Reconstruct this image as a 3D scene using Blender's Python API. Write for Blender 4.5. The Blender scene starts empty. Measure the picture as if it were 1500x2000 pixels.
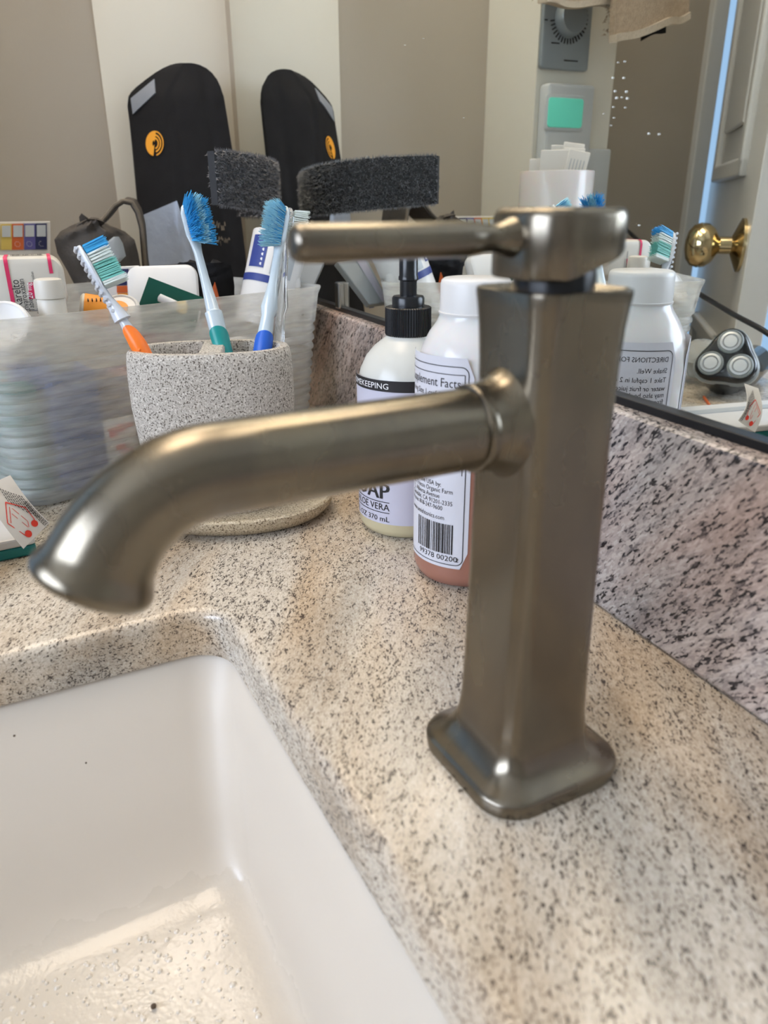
import bpy, bmesh, math, random
from mathutils import Vector, Matrix
random.seed(7)
sc = bpy.context.scene
COL = sc.collection
R = math.radians

# ------------------------------------------------------------------ camera
FPX = 1460.0
YAW, PITCH, ROLL = R(-23.35), R(22.2), R(-0.37)
CAM = Vector((0, 0, 0.20))
F_ = Vector((math.cos(YAW)*math.cos(PITCH), math.sin(YAW)*math.cos(PITCH), -math.sin(PITCH)))
_r = Vector((math.sin(YAW), -math.cos(YAW), 0)); _u = _r.cross(F_)
R_ = math.cos(ROLL)*_r + math.sin(ROLL)*_u
U_ = -math.sin(ROLL)*_r + math.cos(ROLL)*_u
cd = bpy.data.cameras.new('camera'); cam = bpy.data.objects.new('camera', cd); COL.objects.link(cam)
m = Matrix((R_, U_, -F_)).transposed().to_4x4(); m.translation = CAM
cam.matrix_world = m
cd.sensor_fit = 'HORIZONTAL'; cd.sensor_width = 36; cd.lens = 36*FPX/1500
cd.clip_start = 0.01; cd.clip_end = 50
cd.dof.use_dof = True; cd.dof.focus_distance = 0.50; cd.dof.aperture_fstop = 14
sc.camera = cam

# ------------------------------------------------------------------ world, lamps, exposure
w = bpy.data.worlds.new('sky'); sc.world = w; w.use_nodes = True
w.node_tree.nodes['Background'].inputs[0].default_value = (0.42, 0.66, 1.0, 1)
w.node_tree.nodes['Background'].inputs[1].default_value = 0.9
WINDOW_E, LAMP_E, SCONCE_E = 11.0, 8.0, 32.0          # strength of the frosted window, the ceiling lamp and the wall sconce
sc.view_settings.view_transform = 'Standard'; sc.view_settings.look = 'None'
sc.view_settings.gamma = 1; sc.view_settings.use_curve_mapping = False
sc.view_settings.exposure = 0.0

YM = -0.258          # mirror surface
XW = 1.107           # left wall
def ray(x, y): return F_ + R_*((x-750)/FPX) - U_*((y-1000)/FPX)
def at(x, y, axis, val):
    r = ray(x, y); return CAM + r*((val-CAM[axis])/r[axis])
def vat(x, y, axis, val):            # a thing seen in the mirror: its real place
    p = at(x, y, axis, val); return Vector((p.x, 2*YM-p.y, p.z))
def above(p, x, y):                  # height over the counter point p
    r = ray(x, y); t = math.hypot(p[0], p[1])/math.hypot(r.x, r.y); return CAM + r*t

# ------------------------------------------------------------------ helpers
class G:
    def __init__(s, smooth=True): s.v = []; s.f = []; s.smooth = smooth
    def add(s, vs, fs):
        o = len(s.v); s.v += [Vector(p) for p in vs]; s.f += [tuple(i+o for i in f) for f in fs]; return s
    def loft(s, rings, c0=True, c1=True, closed=True):
        n = len(rings[0]); vs = [p for r in rings for p in r]; fs = []
        for i in range(len(rings)-1):
            for j in range(n if closed else n-1):
                k = (j+1) % n
                fs.append((i*n+j, i*n+k, (i+1)*n+k, (i+1)*n+j))
        if c0: fs.append(tuple(range(n))[::-1])
        if c1: fs.append(tuple((len(rings)-1)*n+j for j in range(n)))
        return s.add(vs, fs)
    def lathe(s, prof, o=(0,0,0), ax=(0,0,1), seg=32, c0=True, c1=True, phase=0):
        o = Vector(o); ax = Vector(ax).normalized(); a = ax.orthogonal().normalized(); b = ax.cross(a)
        if abs(ax.z) > .99: a = Vector((1,0,0)); b = Vector((0,1,0))*(1 if ax.z > 0 else -1)
        return s.loft([[o+ax*h+(a*math.cos(2*math.pi*j/seg+phase)+b*math.sin(2*math.pi*j/seg+phase))*max(r,1e-6) for j in range(seg)] for h, r in prof], c0, c1)
    def tube(s, pts, rad, seg=12, c0=True, c1=True, ref=None, sq=1.0):
        pts = [Vector(p) for p in pts]; rings = []
        if not isinstance(rad, (list, tuple)): rad = [rad]*len(pts)
        pa = None
        for i, p in enumerate(pts):
            t = (pts[min(i+1, len(pts)-1)]-pts[max(i-1, 0)]).normalized()
            if pa is None: pa = Vector(ref) if ref else t.orthogonal()
            pa = (pa - t*pa.dot(t)).normalized(); b = t.cross(pa)
            r = rad[i]; ra, rb = r if isinstance(r, tuple) else (r, r*sq)
            rings.append([p+pa*math.cos(2*math.pi*j/seg)*ra+b*math.sin(2*math.pi*j/seg)*rb for j in range(seg)])
        return s.loft(rings, c0, c1)
    def box(s, c, h, ax=None):
        c = Vector(c); ax = ax or (Vector((1,0,0)), Vector((0,1,0)), Vector((0,0,1)))
        vs = [c+ax[0]*h[0]*i+ax[1]*h[1]*j+ax[2]*h[2]*k for k in (-1,1) for j in (-1,1) for i in (-1,1)]
        return s.add(vs, [(0,2,3,1),(4,5,7,6),(0,1,5,4),(2,6,7,3),(0,4,6,2),(1,3,7,5)])
    def rbox(s, c, h, r=.003, ax=None, n=3, e=None):      # box with rounded vertical corners and softened top and bottom
        c = Vector(c); ax = ax or (Vector((1,0,0)), Vector((0,1,0)), Vector((0,0,1)))
        e = min(r, h[2])*.5 if e is None else e; rings = []
        for z, d in ((-h[2], e), (-h[2]+e*.3, e*.3), (-h[2]+e, 0), (h[2]-e, 0), (h[2]-e*.3, e*.3), (h[2], e)):
            rings.append([c+ax[0]*x+ax[1]*y+ax[2]*z for x, y in rrect(h[0]-d, h[1]-d, max(r-d, 1e-4), n)])
        return s.loft(rings)
def rrect(hx, hy, r, n=4):
    out = []
    for cx, cy, a0 in ((hx-r, hy-r, 0), (-hx+r, hy-r, 90), (-hx+r, -hy+r, 180), (hx-r, -hy+r, 270)):
        for i in range(n+1):
            a = R(a0+90*i/n); out.append((cx+r*math.cos(a), cy+r*math.sin(a)))
    return out
def frame(z, x):                      # right-handed axes with given third axis and a first axis near x
    z = Vector(z).normalized(); x = Vector(x); x = (x-z*x.dot(z)).normalized(); return (x, z.cross(x), z)
def root_of(o):
    while o.parent: o = o.parent
    return o
def tag(o, label=None, cat=None, group=None, kind=None):
    if label: o['label'] = label
    if cat: o['category'] = cat
    if group: o['group'] = group
    if kind: o['kind'] = kind
    return o
def thing(name, label, cat, loc, group=None):
    o = bpy.data.objects.new(name, None); COL.objects.link(o); o.location = loc; o.empty_display_size = .02
    return tag(o, label, cat, group)
def mk(name, g, mat, parent=None, bevel=None, sub=0, kind=None, label=None):
    base = Vector(root_of(parent).location) if parent else Vector((0,0,0))
    if not parent:
        xs = [v.x for v in g.v]; ys = [v.y for v in g.v]
        base = Vector(((min(xs)+max(xs))/2, (min(ys)+max(ys))/2, min(v.z for v in g.v)))
    me = bpy.data.meshes.new(name); me.from_pydata([tuple(v-base) for v in g.v], [], g.f)
    bm = bmesh.new(); bm.from_mesh(me); bmesh.ops.recalc_face_normals(bm, faces=bm.faces); bm.to_mesh(me); bm.free()
    me.materials.append(mat)
    o = bpy.data.objects.new(name, me); COL.objects.link(o)
    if parent: o.parent = parent
    else: o.location = base
    if bevel:
        b = o.modifiers.new('bevel', 'BEVEL'); b.width = bevel; b.segments = 3; b.limit_method = 'ANGLE'; b.angle_limit = R(40)
    if sub:
        b = o.modifiers.new('sub', 'SUBSURF'); b.levels = b.render_levels = sub
    if g.smooth:
        for p in me.polygons: p.use_smooth = True
        try: me.set_sharp_from_angle(angle=R(42))
        except Exception: pass
    if kind: o['kind'] = kind
    if label: o['label'] = label
    return o
_tc = {}
def text_geo(s, size, align='LEFT'):
    k = (s, align)
    if k not in _tc:
        c = bpy.data.curves.new('t', 'FONT'); c.body = s; c.align_x = align; c.resolution_u = 2; c.fill_mode = 'FRONT'
        o = bpy.data.objects.new('t', c); COL.objects.link(o)
        dg = bpy.context.evaluated_depsgraph_get(); dg.update()
        me = bpy.data.meshes.new_from_object(o.evaluated_get(dg))
        _tc[k] = ([(v.co.x, v.co.y) for v in me.vertices], [tuple(p.vertices) for p in me.polygons])
        bpy.data.meshes.remove(me); bpy.data.objects.remove(o); bpy.data.curves.remove(c)
    vs, fs = _tc[k]
    return [(x*size, y*size) for x, y in vs], fs
def text_flat(g, s, size, o, ax, ay, align='LEFT', sx=1.0):
    vs, fs = text_geo(s, size, align); g.add([Vector(o)+Vector(ax)*x*sx+Vector(ay)*y for x, y in vs], fs); return g
def text_cyl(g, s, size, c, rad, a0, z, align='LEFT', sx=1.0):
    vs, fs = text_geo(s, size, align)
    g.add([(c[0]+rad*math.cos(a0+x*sx/rad), c[1]+rad*math.sin(a0+x*sx/rad), z+y) for x, y in vs], fs); return g
def cyl_patch(g, c, rad, a0, a1, z0, z1, n=24, rc=0.0):
    """a label sheet on a cylinder, optionally with rounded corners"""
    rows = 12; vs = []; fs = []
    for i in range(rows+1):
        z = z0+(z1-z0)*i/rows; d = min(z-z0, z1-z); ins = 0
        if rc and d < rc: ins = (rc-math.sqrt(max(rc*rc-(rc-d)**2, 0)))/rad
        for j in range(n+1):
            a = a0+ins+(a1-a0-2*ins)*j/n; vs.append((c[0]+rad*math.cos(a), c[1]+rad*math.sin(a), z))
    for i in range(rows):
        for j in range(n): q = i*(n+1)+j; fs.append((q, q+1, q+n+2, q+n+1))
    return g.add(vs, fs)
def cyl_line(g, c, rad, pts, wd=.0004):
    """print line on a cylinder through (angle, z) points"""
    for (a0, z0), (a1, z1) in zip(pts[:-1], pts[1:]):
        n = max(1, int(abs(a1-a0)/.08)); L = math.hypot((a1-a0)*rad, z1-z0); nx, nz = -(z1-z0)/L*wd/2, (a1-a0)*rad/L*wd/2
        vs = []
        for i in range(n+1):
            a = a0+(a1-a0)*i/n; z = z0+(z1-z0)*i/n
            for s in (-1, 1): vs.append((c[0]+rad*math.cos(a+s*nx/rad), c[1]+rad*math.sin(a+s*nx/rad), z+s*nz))
        g.add(vs, [(2*i, 2*i+2, 2*i+3, 2*i+1) for i in range(n)])
    return g
def bez(p, n):
    p = [Vector(q) for q in p]; out = []
    for i in range(n+1):
        t = i/n; q = list(p)
        while len(q) > 1: q = [a.lerp(b, t) for a, b in zip(q[:-1], q[1:])]
        out.append(q[0])
    return out

# ------------------------------------------------------------------ materials
def lin(c):
    return tuple(((x/255)/12.92 if x/255 <= .04045 else ((x/255+.055)/1.055)**2.4) for x in c)
def mat(name, rgb, rough=.5, metal=0, noise=0, nscale=40, trans=0, ior=1.45, emit=None, es=0, coat=0, sss=0, bump=0, bscale=200, aniso=0, alpha=1, spec=.5):
    m = bpy.data.materials.new(name); m.use_nodes = True; nt = m.node_tree; b = nt.nodes['Principled BSDF']
    c = (*lin(rgb), 1)
    b.inputs['Base Color'].default_value = c; b.inputs['Roughness'].default_value = rough; b.inputs['Metallic'].default_value = metal
    b.inputs['Transmission Weight'].default_value = trans; b.inputs['IOR'].default_value = ior; b.inputs['Coat Weight'].default_value = coat
    b.inputs['Specular IOR Level'].default_value = spec
    b.inputs['Alpha'].default_value = alpha
    if aniso: b.inputs['Anisotropic'].default_value = aniso
    if sss:
        b.inputs['Subsurface Weight'].default_value = sss; b.inputs['Subsurface Scale'].default_value = .01
    if emit: b.inputs['Emission Color'].default_value = (*lin(emit), 1); b.inputs['Emission Strength'].default_value = es
    ge = nt.nodes.new('ShaderNodeNewGeometry')
    n = nt.nodes.new('ShaderNodeTexNoise'); n.inputs['Scale'].default_value = nscale; n.inputs['Detail'].default_value = 4
    nt.links.new(ge.outputs['Position'], n.inputs['Vector'])
    x = nt.nodes.new('ShaderNodeMix'); x.data_type = 'RGBA'
    k = noise if noise else .03
    x.inputs[6].default_value = tuple(v*(1-k) for v in c[:3])+(1,); x.inputs[7].default_value = tuple(min(1, v*(1+k)) for v in c[:3])+(1,)
    nt.links.new(n.outputs[0], x.inputs[0]); nt.links.new(x.outputs[2], b.inputs['Base Color'])
    if bump:
        n2 = nt.nodes.new('ShaderNodeTexNoise'); n2.inputs['Scale'].default_value = bscale; n2.inputs['Detail'].default_value = 3
        nt.links.new(ge.outputs['Position'], n2.inputs['Vector'])
        bp = nt.nodes.new('ShaderNodeBump'); bp.inputs['Strength'].default_value = bump; bp.inputs['Distance'].default_value = .002
        nt.links.new(n2.outputs[0], bp.inputs['Height']); nt.links.new(bp.outputs[0], b.inputs['Normal'])
    return m
def granite(name, rot, stops, streak=.4, sc_=700, band_k=.55, blotch=None, rough=.22):
    m = bpy.data.materials.new(name); m.use_nodes = True; nt = m.node_tree; b = nt.nodes['Principled BSDF']; L = nt.links.new
    N = nt.nodes.new
    ge = N('ShaderNodeNewGeometry'); mp = N('ShaderNodeMapping'); mp.inputs['Rotation'].default_value = rot
    L(ge.outputs['Position'], mp.inputs['Vector'])
    def stretch(k):
        st = N('ShaderNodeVectorMath'); st.operation = 'MULTIPLY'; st.inputs[1].default_value = (k, 1, 1); L(mp.outputs[0], st.inputs[0]); return st
    st, s1 = stretch(streak), stretch(streak*.45)
    def math_(op, x, y):
        q = N('ShaderNodeMath'); q.operation = op
        for i, v in enumerate((x, y)):
            if isinstance(v, (int, float)): q.inputs[i].default_value = v
            else: L(v, q.inputs[i])
        return q.outputs[0]
    def noise(scale, det, src):
        n = N('ShaderNodeTexNoise'); n.inputs['Scale'].default_value = scale; n.inputs['Detail'].default_value = det; L(src.outputs[0], n.inputs['Vector']); return n.outputs[0]
    def cells(scale):
        wn = N('ShaderNodeTexNoise'); wn.inputs['Scale'].default_value = scale*.9; L(st.outputs[0], wn.inputs['Vector'])
        wv = N('ShaderNodeVectorMath'); wv.operation = 'SCALE'; wv.inputs['Scale'].default_value = 1.1/scale; L(wn.outputs['Color'], wv.inputs[0])
        av = N('ShaderNodeVectorMath'); av.operation = 'ADD'; L(st.outputs[0], av.inputs[0]); L(wv.outputs[0], av.inputs[1])
        v = N('ShaderNodeTexVoronoi'); v.inputs['Scale'].default_value = scale; L(av.outputs[0], v.inputs['Vector'])
        sp = N('ShaderNodeSeparateColor'); L(v.outputs['Color'], sp.inputs[0]); return sp.outputs[0]
    c1, c2 = cells(sc_), cells(sc_*.45)
    v = math_('ADD', math_('MULTIPLY', c1, .62), math_('MULTIPLY', c2, .38))
    bn_ = math_('SUBTRACT', noise(30, 4, s1), .5); bl = math_('SUBTRACT', noise(110, 3, st), .5)
    v = math_('ADD', v, math_('MULTIPLY', bn_, band_k)); v = math_('ADD', v, math_('MULTIPLY', bl, band_k*.8))
    r = N('ShaderNodeValToRGB'); els = r.color_ramp.elements
    els[0].position = stops[0][0]; els[0].color = (*lin(stops[0][1]), 1); els[1].position = stops[-1][0]; els[1].color = (*lin(stops[-1][1]), 1)
    for p, c in stops[1:-1]: e = els.new(p); e.color = (*lin(c), 1)
    L(v, r.inputs[0]); out = r.outputs[0]
    if blotch:                                            # wide soft colour drift in the stone
        for seed, (col_, amt) in enumerate(blotch):
            of = N('ShaderNodeVectorMath'); of.operation = 'ADD'; of.inputs[1].default_value = (seed*3.7+1, seed*1.3, seed*2.1); L(s1.outputs[0], of.inputs[0])
            n = N('ShaderNodeTexNoise'); n.inputs['Scale'].default_value = 22; n.inputs['Detail'].default_value = 4; L(of.outputs[0], n.inputs['Vector'])
            rr = N('ShaderNodeMapRange'); rr.inputs[1].default_value = .46; rr.inputs[2].default_value = .68; rr.inputs[4].default_value = amt; L(n.outputs[0], rr.inputs[0])
            x = N('ShaderNodeMix'); x.data_type = 'RGBA'; x.blend_type = 'MULTIPLY'; L(rr.outputs[0], x.inputs[0]); L(out, x.inputs[6]); x.inputs[7].default_value = (*lin(col_), 1); out = x.outputs[2]
    L(out, b.inputs['Base Color'])
    b.inputs['Roughness'].default_value = rough
    bp = N('ShaderNodeBump'); bp.inputs['Strength'].default_value = .05; bp.inputs['Distance'].default_value = .001
    L(c1, bp.inputs['Height']); L(bp.outputs[0], b.inputs['Normal'])
    return m
def speckle(name, base, dark, light, scale=900, rough=.75):
    m = bpy.data.materials.new(name); m.use_nodes = True; nt = m.node_tree; b = nt.nodes['Principled BSDF']; L = nt.links.new; N = nt.nodes.new
    ge = N('ShaderNodeNewGeometry')
    def nz(s, a, c, d=2):
        n = N('ShaderNodeTexNoise'); n.inputs['Scale'].default_value = s; n.inputs['Detail'].default_value = d; L(ge.outputs['Position'], n.inputs['Vector'])
        r = N('ShaderNodeValToRGB'); r.color_ramp.elements[0].position = a; r.color_ramp.elements[1].position = c; L(n.outputs[0], r.inputs[0]); return r, n
    x = N('ShaderNodeMix'); x.data_type = 'RGBA'; x.inputs[6].default_value = (*lin(base), 1); x.inputs[7].default_value = (*lin(dark), 1); r, n = nz(scale, .54, .62); L(r.outputs[0], x.inputs[0])
    y = N('ShaderNodeMix'); y.data_type = 'RGBA'; L(x.outputs[2], y.inputs[6]); y.inputs[7].default_value = (*lin(light), 1); r, _ = nz(scale*.8, .55, .66); L(r.outputs[0], y.inputs[0])
    L(y.outputs[2], b.inputs['Base Color']); b.inputs['Roughness'].default_value = rough
    bp = N('ShaderNodeBump'); bp.inputs['Strength'].default_value = .5; bp.inputs['Distance'].default_value = .0006; L(n.outputs[0], bp.inputs['Height']); L(bp.outputs[0], b.inputs['Normal'])
    return m
def nickel():
    m = bpy.data.materials.new('brushed_nickel'); m.use_nodes = True; nt = m.node_tree; b = nt.nodes['Principled BSDF']; L = nt.links.new; N = nt.nodes.new
    ge = N('ShaderNodeNewGeometry')
    n = N('ShaderNodeTexNoise'); n.inputs['Scale'].default_value = 45; n.inputs['Detail'].default_value = 5; n.inputs['Distortion'].default_value = .6
    st = N('ShaderNodeVectorMath'); st.operation = 'MULTIPLY'; st.inputs[1].default_value = (1, 1, .35); L(ge.outputs['Position'], st.inputs[0]); L(st.outputs[0], n.inputs['Vector'])
    r = N('ShaderNodeValToRGB'); r.color_ramp.elements[0].position = .35; r.color_ramp.elements[1].position = .72
    r.color_ramp.elements[0].color = (*lin((122, 115, 104)), 1); r.color_ramp.elements[1].color = (*lin((138, 129, 112)), 1)
    L(n.outputs[0], r.inputs[0]); L(r.outputs[0], b.inputs['Base Color'])
    mr = N('ShaderNodeMapRange'); mr.inputs[3].default_value = .22; mr.inputs[4].default_value = .32; L(n.outputs[0], mr.inputs[0]); L(mr.outputs[0], b.inputs['Roughness'])
    b.inputs['Metallic'].default_value = 1
    return m

M = {}
M['nickel'] = nickel()
M['granite_top'] = granite('granite_top', (0, 0, R(28)), [(.165, (80, 73, 67)), (.225, (131, 121, 110)), (.295, (171, 160, 146)), (.46, (192, 181, 164)), (.70, (202, 191, 175)), (.92, (212, 204, 191))], .50, 1500, .38, [((236, 212, 182), .7), ((204, 206, 210), .8)])
M['granite_splash'] = granite('granite_splash', (0, R(-48), 0), [(.17, (46, 44, 46)), (.24, (104, 98, 97)), (.33, (160, 151, 146)), (.52, (184, 173, 165)), (.75, (198, 187, 178)), (.95, (210, 202, 195))], .36, 1000, .46, [((238, 206, 192), .7), ((186, 190, 196), .9)])
def ceramic():
    m = mat('white_ceramic', (202, 193, 180), .40, noise=.02, nscale=6); nt = m.node_tree; L = nt.links.new; N = nt.nodes.new; b = nt.nodes['Principled BSDF']
    ge = N('ShaderNodeNewGeometry'); sx = N('ShaderNodeSeparateXYZ'); L(ge.outputs['Position'], sx.inputs[0])
    n = N('ShaderNodeTexNoise'); n.inputs['Scale'].default_value = 60; n.inputs['Detail'].default_value = 5; L(ge.outputs['Position'], n.inputs['Vector'])
    a = N('ShaderNodeMath'); a.operation = 'MULTIPLY_ADD'; L(n.outputs[0], a.inputs[0]); a.inputs[1].default_value = .02; L(sx.outputs[2], a.inputs[2])   # wet below an uneven water line
    wet = N('ShaderNodeMapRange'); wet.inputs[1].default_value = -.1085; wet.inputs[2].default_value = -.1125; L(a.outputs[0], wet.inputs[0])
    r = N('ShaderNodeMapRange'); r.inputs[3].default_value = .40; r.inputs[4].default_value = .06; L(wet.outputs[0], r.inputs[0]); L(r.outputs[0], b.inputs['Roughness'])
    n2 = N('ShaderNodeTexNoise'); n2.inputs['Scale'].default_value = 420; n2.inputs['Detail'].default_value = 4; L(ge.outputs['Position'], n2.inputs['Vector'])
    st = N('ShaderNodeMath'); st.operation = 'MULTIPLY'; L(wet.outputs[0], st.inputs[0]); st.inputs[1].default_value = .13
    bp = N('ShaderNodeBump'); bp.inputs['Distance'].default_value = .0012; L(st.outputs[0], bp.inputs['Strength']); L(n2.outputs[0], bp.inputs['Height']); L(bp.outputs[0], b.inputs['Normal'])
    return m
M['ceramic'] = ceramic()
M['taupe'] = mat('taupe_paint', (170, 162, 149), .65, noise=.02, nscale=3, bump=.05, bscale=400)
M['cream'] = mat('cream_paint', (220, 216, 203), .55, noise=.02, nscale=4)
M['white_paint'] = mat('white_gloss_paint', (206, 206, 202), .35, noise=.02)
M['ceil'] = mat('ceiling_paint', (225, 220, 210), .8)
M['floor'] = mat('floor_tile', (150, 140, 128), .5, noise=.1, nscale=8)
M['mirror'] = mat('mirror_silver', (244, 247, 244), .0, 1, noise=.004, nscale=2)
M['black_metal'] = mat('black_channel', (30, 30, 32), .35, .3)
M['steel'] = mat('bright_steel', (170, 170, 168), .2, 1)
M['stone'] = speckle('speckled_stone', (182, 175, 164), (92, 83, 74), (212, 206, 196))
M['sandstone'] = speckle('sand_stone', (190, 174, 146), (110, 92, 70), (214, 200, 174))
M['white_pl'] = mat('white_plastic', (208, 207, 205), .35)
M['cream_pl'] = mat('cream_plastic', (203, 198, 187), .4)
M['black_pl'] = mat('black_plastic', (20, 22, 26), .28)
M['black_matt'] = mat('black_fabric', (30, 30, 32), .9, noise=.25, nscale=60, bump=.3, bscale=900, spec=.2)
M['black_velcro'] = mat('black_velcro', (22, 22, 24), .6, noise=.3, nscale=300)
M['hook'] = mat('hook_fibre', (104, 104, 108), .3)
M['grey_reflect'] = mat('grey_reflective_tape', (128, 134, 144), .45, noise=.08, nscale=60, bump=.2, bscale=60)
M['silver_reflect'] = mat('silver_reflective_fabric', (150, 160, 176), .38, .25, noise=.12, nscale=60, bump=.5, bscale=70)
M['logo'] = mat('orange_print', (232, 160, 44), .6)
M['strap'] = mat('dark_taupe_strap', (70, 64, 58), .75, noise=.25, nscale=70, bump=.4, bscale=300)
M['strap_edge'] = mat('tan_strap_edge', (112, 102, 88), .85, noise=.2, nscale=200)
def frosted():
    m = bpy.data.materials.new('frosted_plastic'); m.use_nodes = True; nt = m.node_tree; L = nt.links.new; N = nt.nodes.new
    b = nt.nodes['Principled BSDF']; b.inputs['Base Color'].default_value = (*lin((232, 232, 228)), 1); b.inputs['Roughness'].default_value = .35
    t = N('ShaderNodeBsdfTranslucent'); t.inputs[0].default_value = (*lin((236, 236, 232)), 1)
    r = N('ShaderNodeBsdfRefraction'); r.inputs['Color'].default_value = (.97, .97, .96, 1); r.inputs['Roughness'].default_value = .12; r.inputs['IOR'].default_value = 1.06
    m1 = N('ShaderNodeMixShader'); m1.inputs[0].default_value = .45; L(b.outputs[0], m1.inputs[1]); L(t.outputs[0], m1.inputs[2])
    m2 = N('ShaderNodeMixShader'); L(m1.outputs[0], m2.inputs[1]); L(r.outputs[0], m2.inputs[2])
    ge = N('ShaderNodeNewGeometry'); st = N('ShaderNodeVectorMath'); st.operation = 'MULTIPLY'; st.inputs[1].default_value = (1, 1, 7); L(ge.outputs['Position'], st.inputs[0])
    n = N('ShaderNodeTexNoise'); n.inputs['Scale'].default_value = 26; n.inputs['Detail'].default_value = 3; L(st.outputs[0], n.inputs['Vector'])
    mr = N('ShaderNodeMapRange'); mr.inputs[1].default_value = .3; mr.inputs[2].default_value = .7; mr.inputs[3].default_value = .48; mr.inputs[4].default_value = .74; L(n.outputs[0], mr.inputs[0]); L(mr.outputs[0], m2.inputs[0])
    bp = N('ShaderNodeBump'); bp.inputs['Strength'].default_value = .3; bp.inputs['Distance'].default_value = .003; L(n.outputs[0], bp.inputs['Height'])
    for q in (b, t, r): L(bp.outputs[0], q.inputs['Normal'])
    L(m2.outputs[0], nt.nodes['Material Output'].inputs['Surface']); return m
M['frost'] = frosted()
M['frost2'] = mat('milky_bottle', (207, 205, 203), .25, sss=.25, coat=.2, noise=.02)
M['amber'] = mat('brown_tonic', (154, 107, 91), .18, noise=.05, nscale=30)
M['soap_liq'] = mat('soap_liquid', (196, 186, 152), .2, noise=.03)
M['soap_milk'] = mat('soap_bottle_plastic', (198, 198, 191), .25, noise=.02)
M['label'] = mat('label_paper', (204, 204, 211), .5)
M['label2'] = mat('label_lilac', (191, 190, 204), .5)
M['ink'] = mat('black_ink', (30, 28, 30), .6)
M['inkw'] = mat('white_ink', (235, 235, 235), .6)
M['navy'] = mat('navy_print', (44, 60, 128), .5)
M['navy_d'] = mat('dark_navy_print', (38, 42, 84), .5)
M['purple'] = mat('purple_print', (92, 86, 146), .5)
M['orange_p'] = mat('orange_print_card', (206, 100, 48), .5)
M['yellow_p'] = mat('yellow_print', (216, 188, 96), .5)
M['red'] = mat('crimson_print', (206, 46, 92), .5)
M['redink'] = mat('red_ink', (228, 62, 46), .55)
M['paper'] = mat('white_paper', (221, 217, 210), .7)
M['teal'] = mat('teal_box', (30, 116, 112), .4)
M['green'] = mat('dark_green_card', (10, 84, 70), .45)
M['mauve'] = mat('mauve_box', (150, 112, 108), .5)
M['brick'] = mat('brick_red_box', (134, 66, 50), .5)
M['bluebox'] = mat('slate_blue_box', (66, 88, 150), .5)
M['tissue'] = mat('white_tissue', (230, 230, 228), .9)
M['orange_pl'] = mat('orange_plastic', (246, 124, 40), .35)
M['amber_pl'] = mat('orange_label', (236, 150, 44), .5)
M['teal_pl'] = mat('teal_rubber', (16, 138, 134), .4)
M['blue_pl'] = mat('blue_rubber', (36, 92, 190), .4)
M['brush_w'] = mat('white_brush_handle', (204, 209, 217), .22, coat=.3)
M['brush_p'] = mat('pearl_brush_handle', (193, 206, 213), .18, coat=.4)
M['clear'] = mat('clear_plastic', (235, 238, 240), .05, trans=.9, ior=1.3)
M['br_blue'] = mat('blue_bristle', (66, 172, 228), .5)
M['br_lblue'] = mat('pale_blue_bristle', (164, 216, 234), .5)
M['br_teal'] = mat('teal_bristle', (130, 206, 196), .5)
M['br_white'] = mat('white_bristle', (226, 236, 232), .5)
M['grey_pl'] = mat('grey_plastic', (168, 174, 178), .4)
M['chrome'] = mat('shaver_chrome', (196, 198, 200), .38, 1)
M['shv_black'] = mat('shaver_black', (22, 26, 30), .25, coat=.3)
M['shv_grey'] = mat('shaver_grey', (150, 158, 160), .35)
M['brass'] = mat('polished_brass', (196, 178, 138), .12, 1)
M['dk_brass'] = mat('aged_brass', (120, 100, 60), .35, .8)
M['plate'] = mat('grey_wall_plate', (150, 158, 162), .35, .3)
M['plate_w'] = mat('white_wall_plate', (196, 200, 200), .4)
M['lcd'] = mat('lit_green_screen', (96, 196, 172), .4, emit=(96, 200, 176), es=.30)
M['towel'] = mat('tan_towel', (178, 158, 134), .95, noise=.25, nscale=220, bump=1, bscale=700)
M['towel_hem'] = mat('towel_hem', (190, 176, 156), .9, noise=.15, nscale=300, bump=.5, bscale=600)
M['lamp'] = mat('lamp_diffuser', (255, 226, 186), .5, emit=(255, 238, 216), es=LAMP_E)
M['pane'] = mat('frosted_daylight_pane', (220, 235, 255), .5, emit=(222, 234, 255), es=WINDOW_E)
M['sconce'] = mat('sconce_shade', (255, 240, 216), .5, emit=(255, 242, 224), es=SCONCE_E)
M['water'] = mat('water_drop', (214, 206, 194), .03, spec=.8)
M['speck'] = mat('dirt', (84, 70, 56), .8)
M['spot'] = mat('dried_water_spot', (214, 218, 216), .6)
M['bag'] = mat('clear_bag', (210, 214, 214), .25, trans=.6, ior=1.15, bump=.8, bscale=60)

# ------------------------------------------------------------------ room shell
def struct(name, g, m, parent=None, bevel=None):
    o = mk(name, g, m, parent, bevel)
    if not parent: o['kind'] = 'structure'
    return o
ZF, ZC = -0.86, 1.55
XB, YF = -1.6, 1.55
def wallbox(x0, x1, y0, y1, z0, z1): return G(False).box(((x0+x1)/2, (y0+y1)/2, (z0+z1)/2), ((x1-x0)/2, (y1-y0)/2, (z1-z0)/2))
struct('floor', wallbox(XB-.1, 1.45, -.36, YF+.1, ZF-.05, ZF), M['floor'])
struct('ceiling', wallbox(XB-.1, 1.45, -.36, YF+.1, ZC, ZC+.05), M['ceil'])
struct('wall_back', wallbox(XB, XW+.1, -.36, YM-.004, ZF, ZC), M['taupe'])
struct('wall_left', wallbox(XW, XW+.1, YM-.004, .562, ZF, ZC), M['taupe'])
struct('wall_right', wallbox(XB-.1, XB, -.36, YF, ZF, ZC), M['taupe'])
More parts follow.
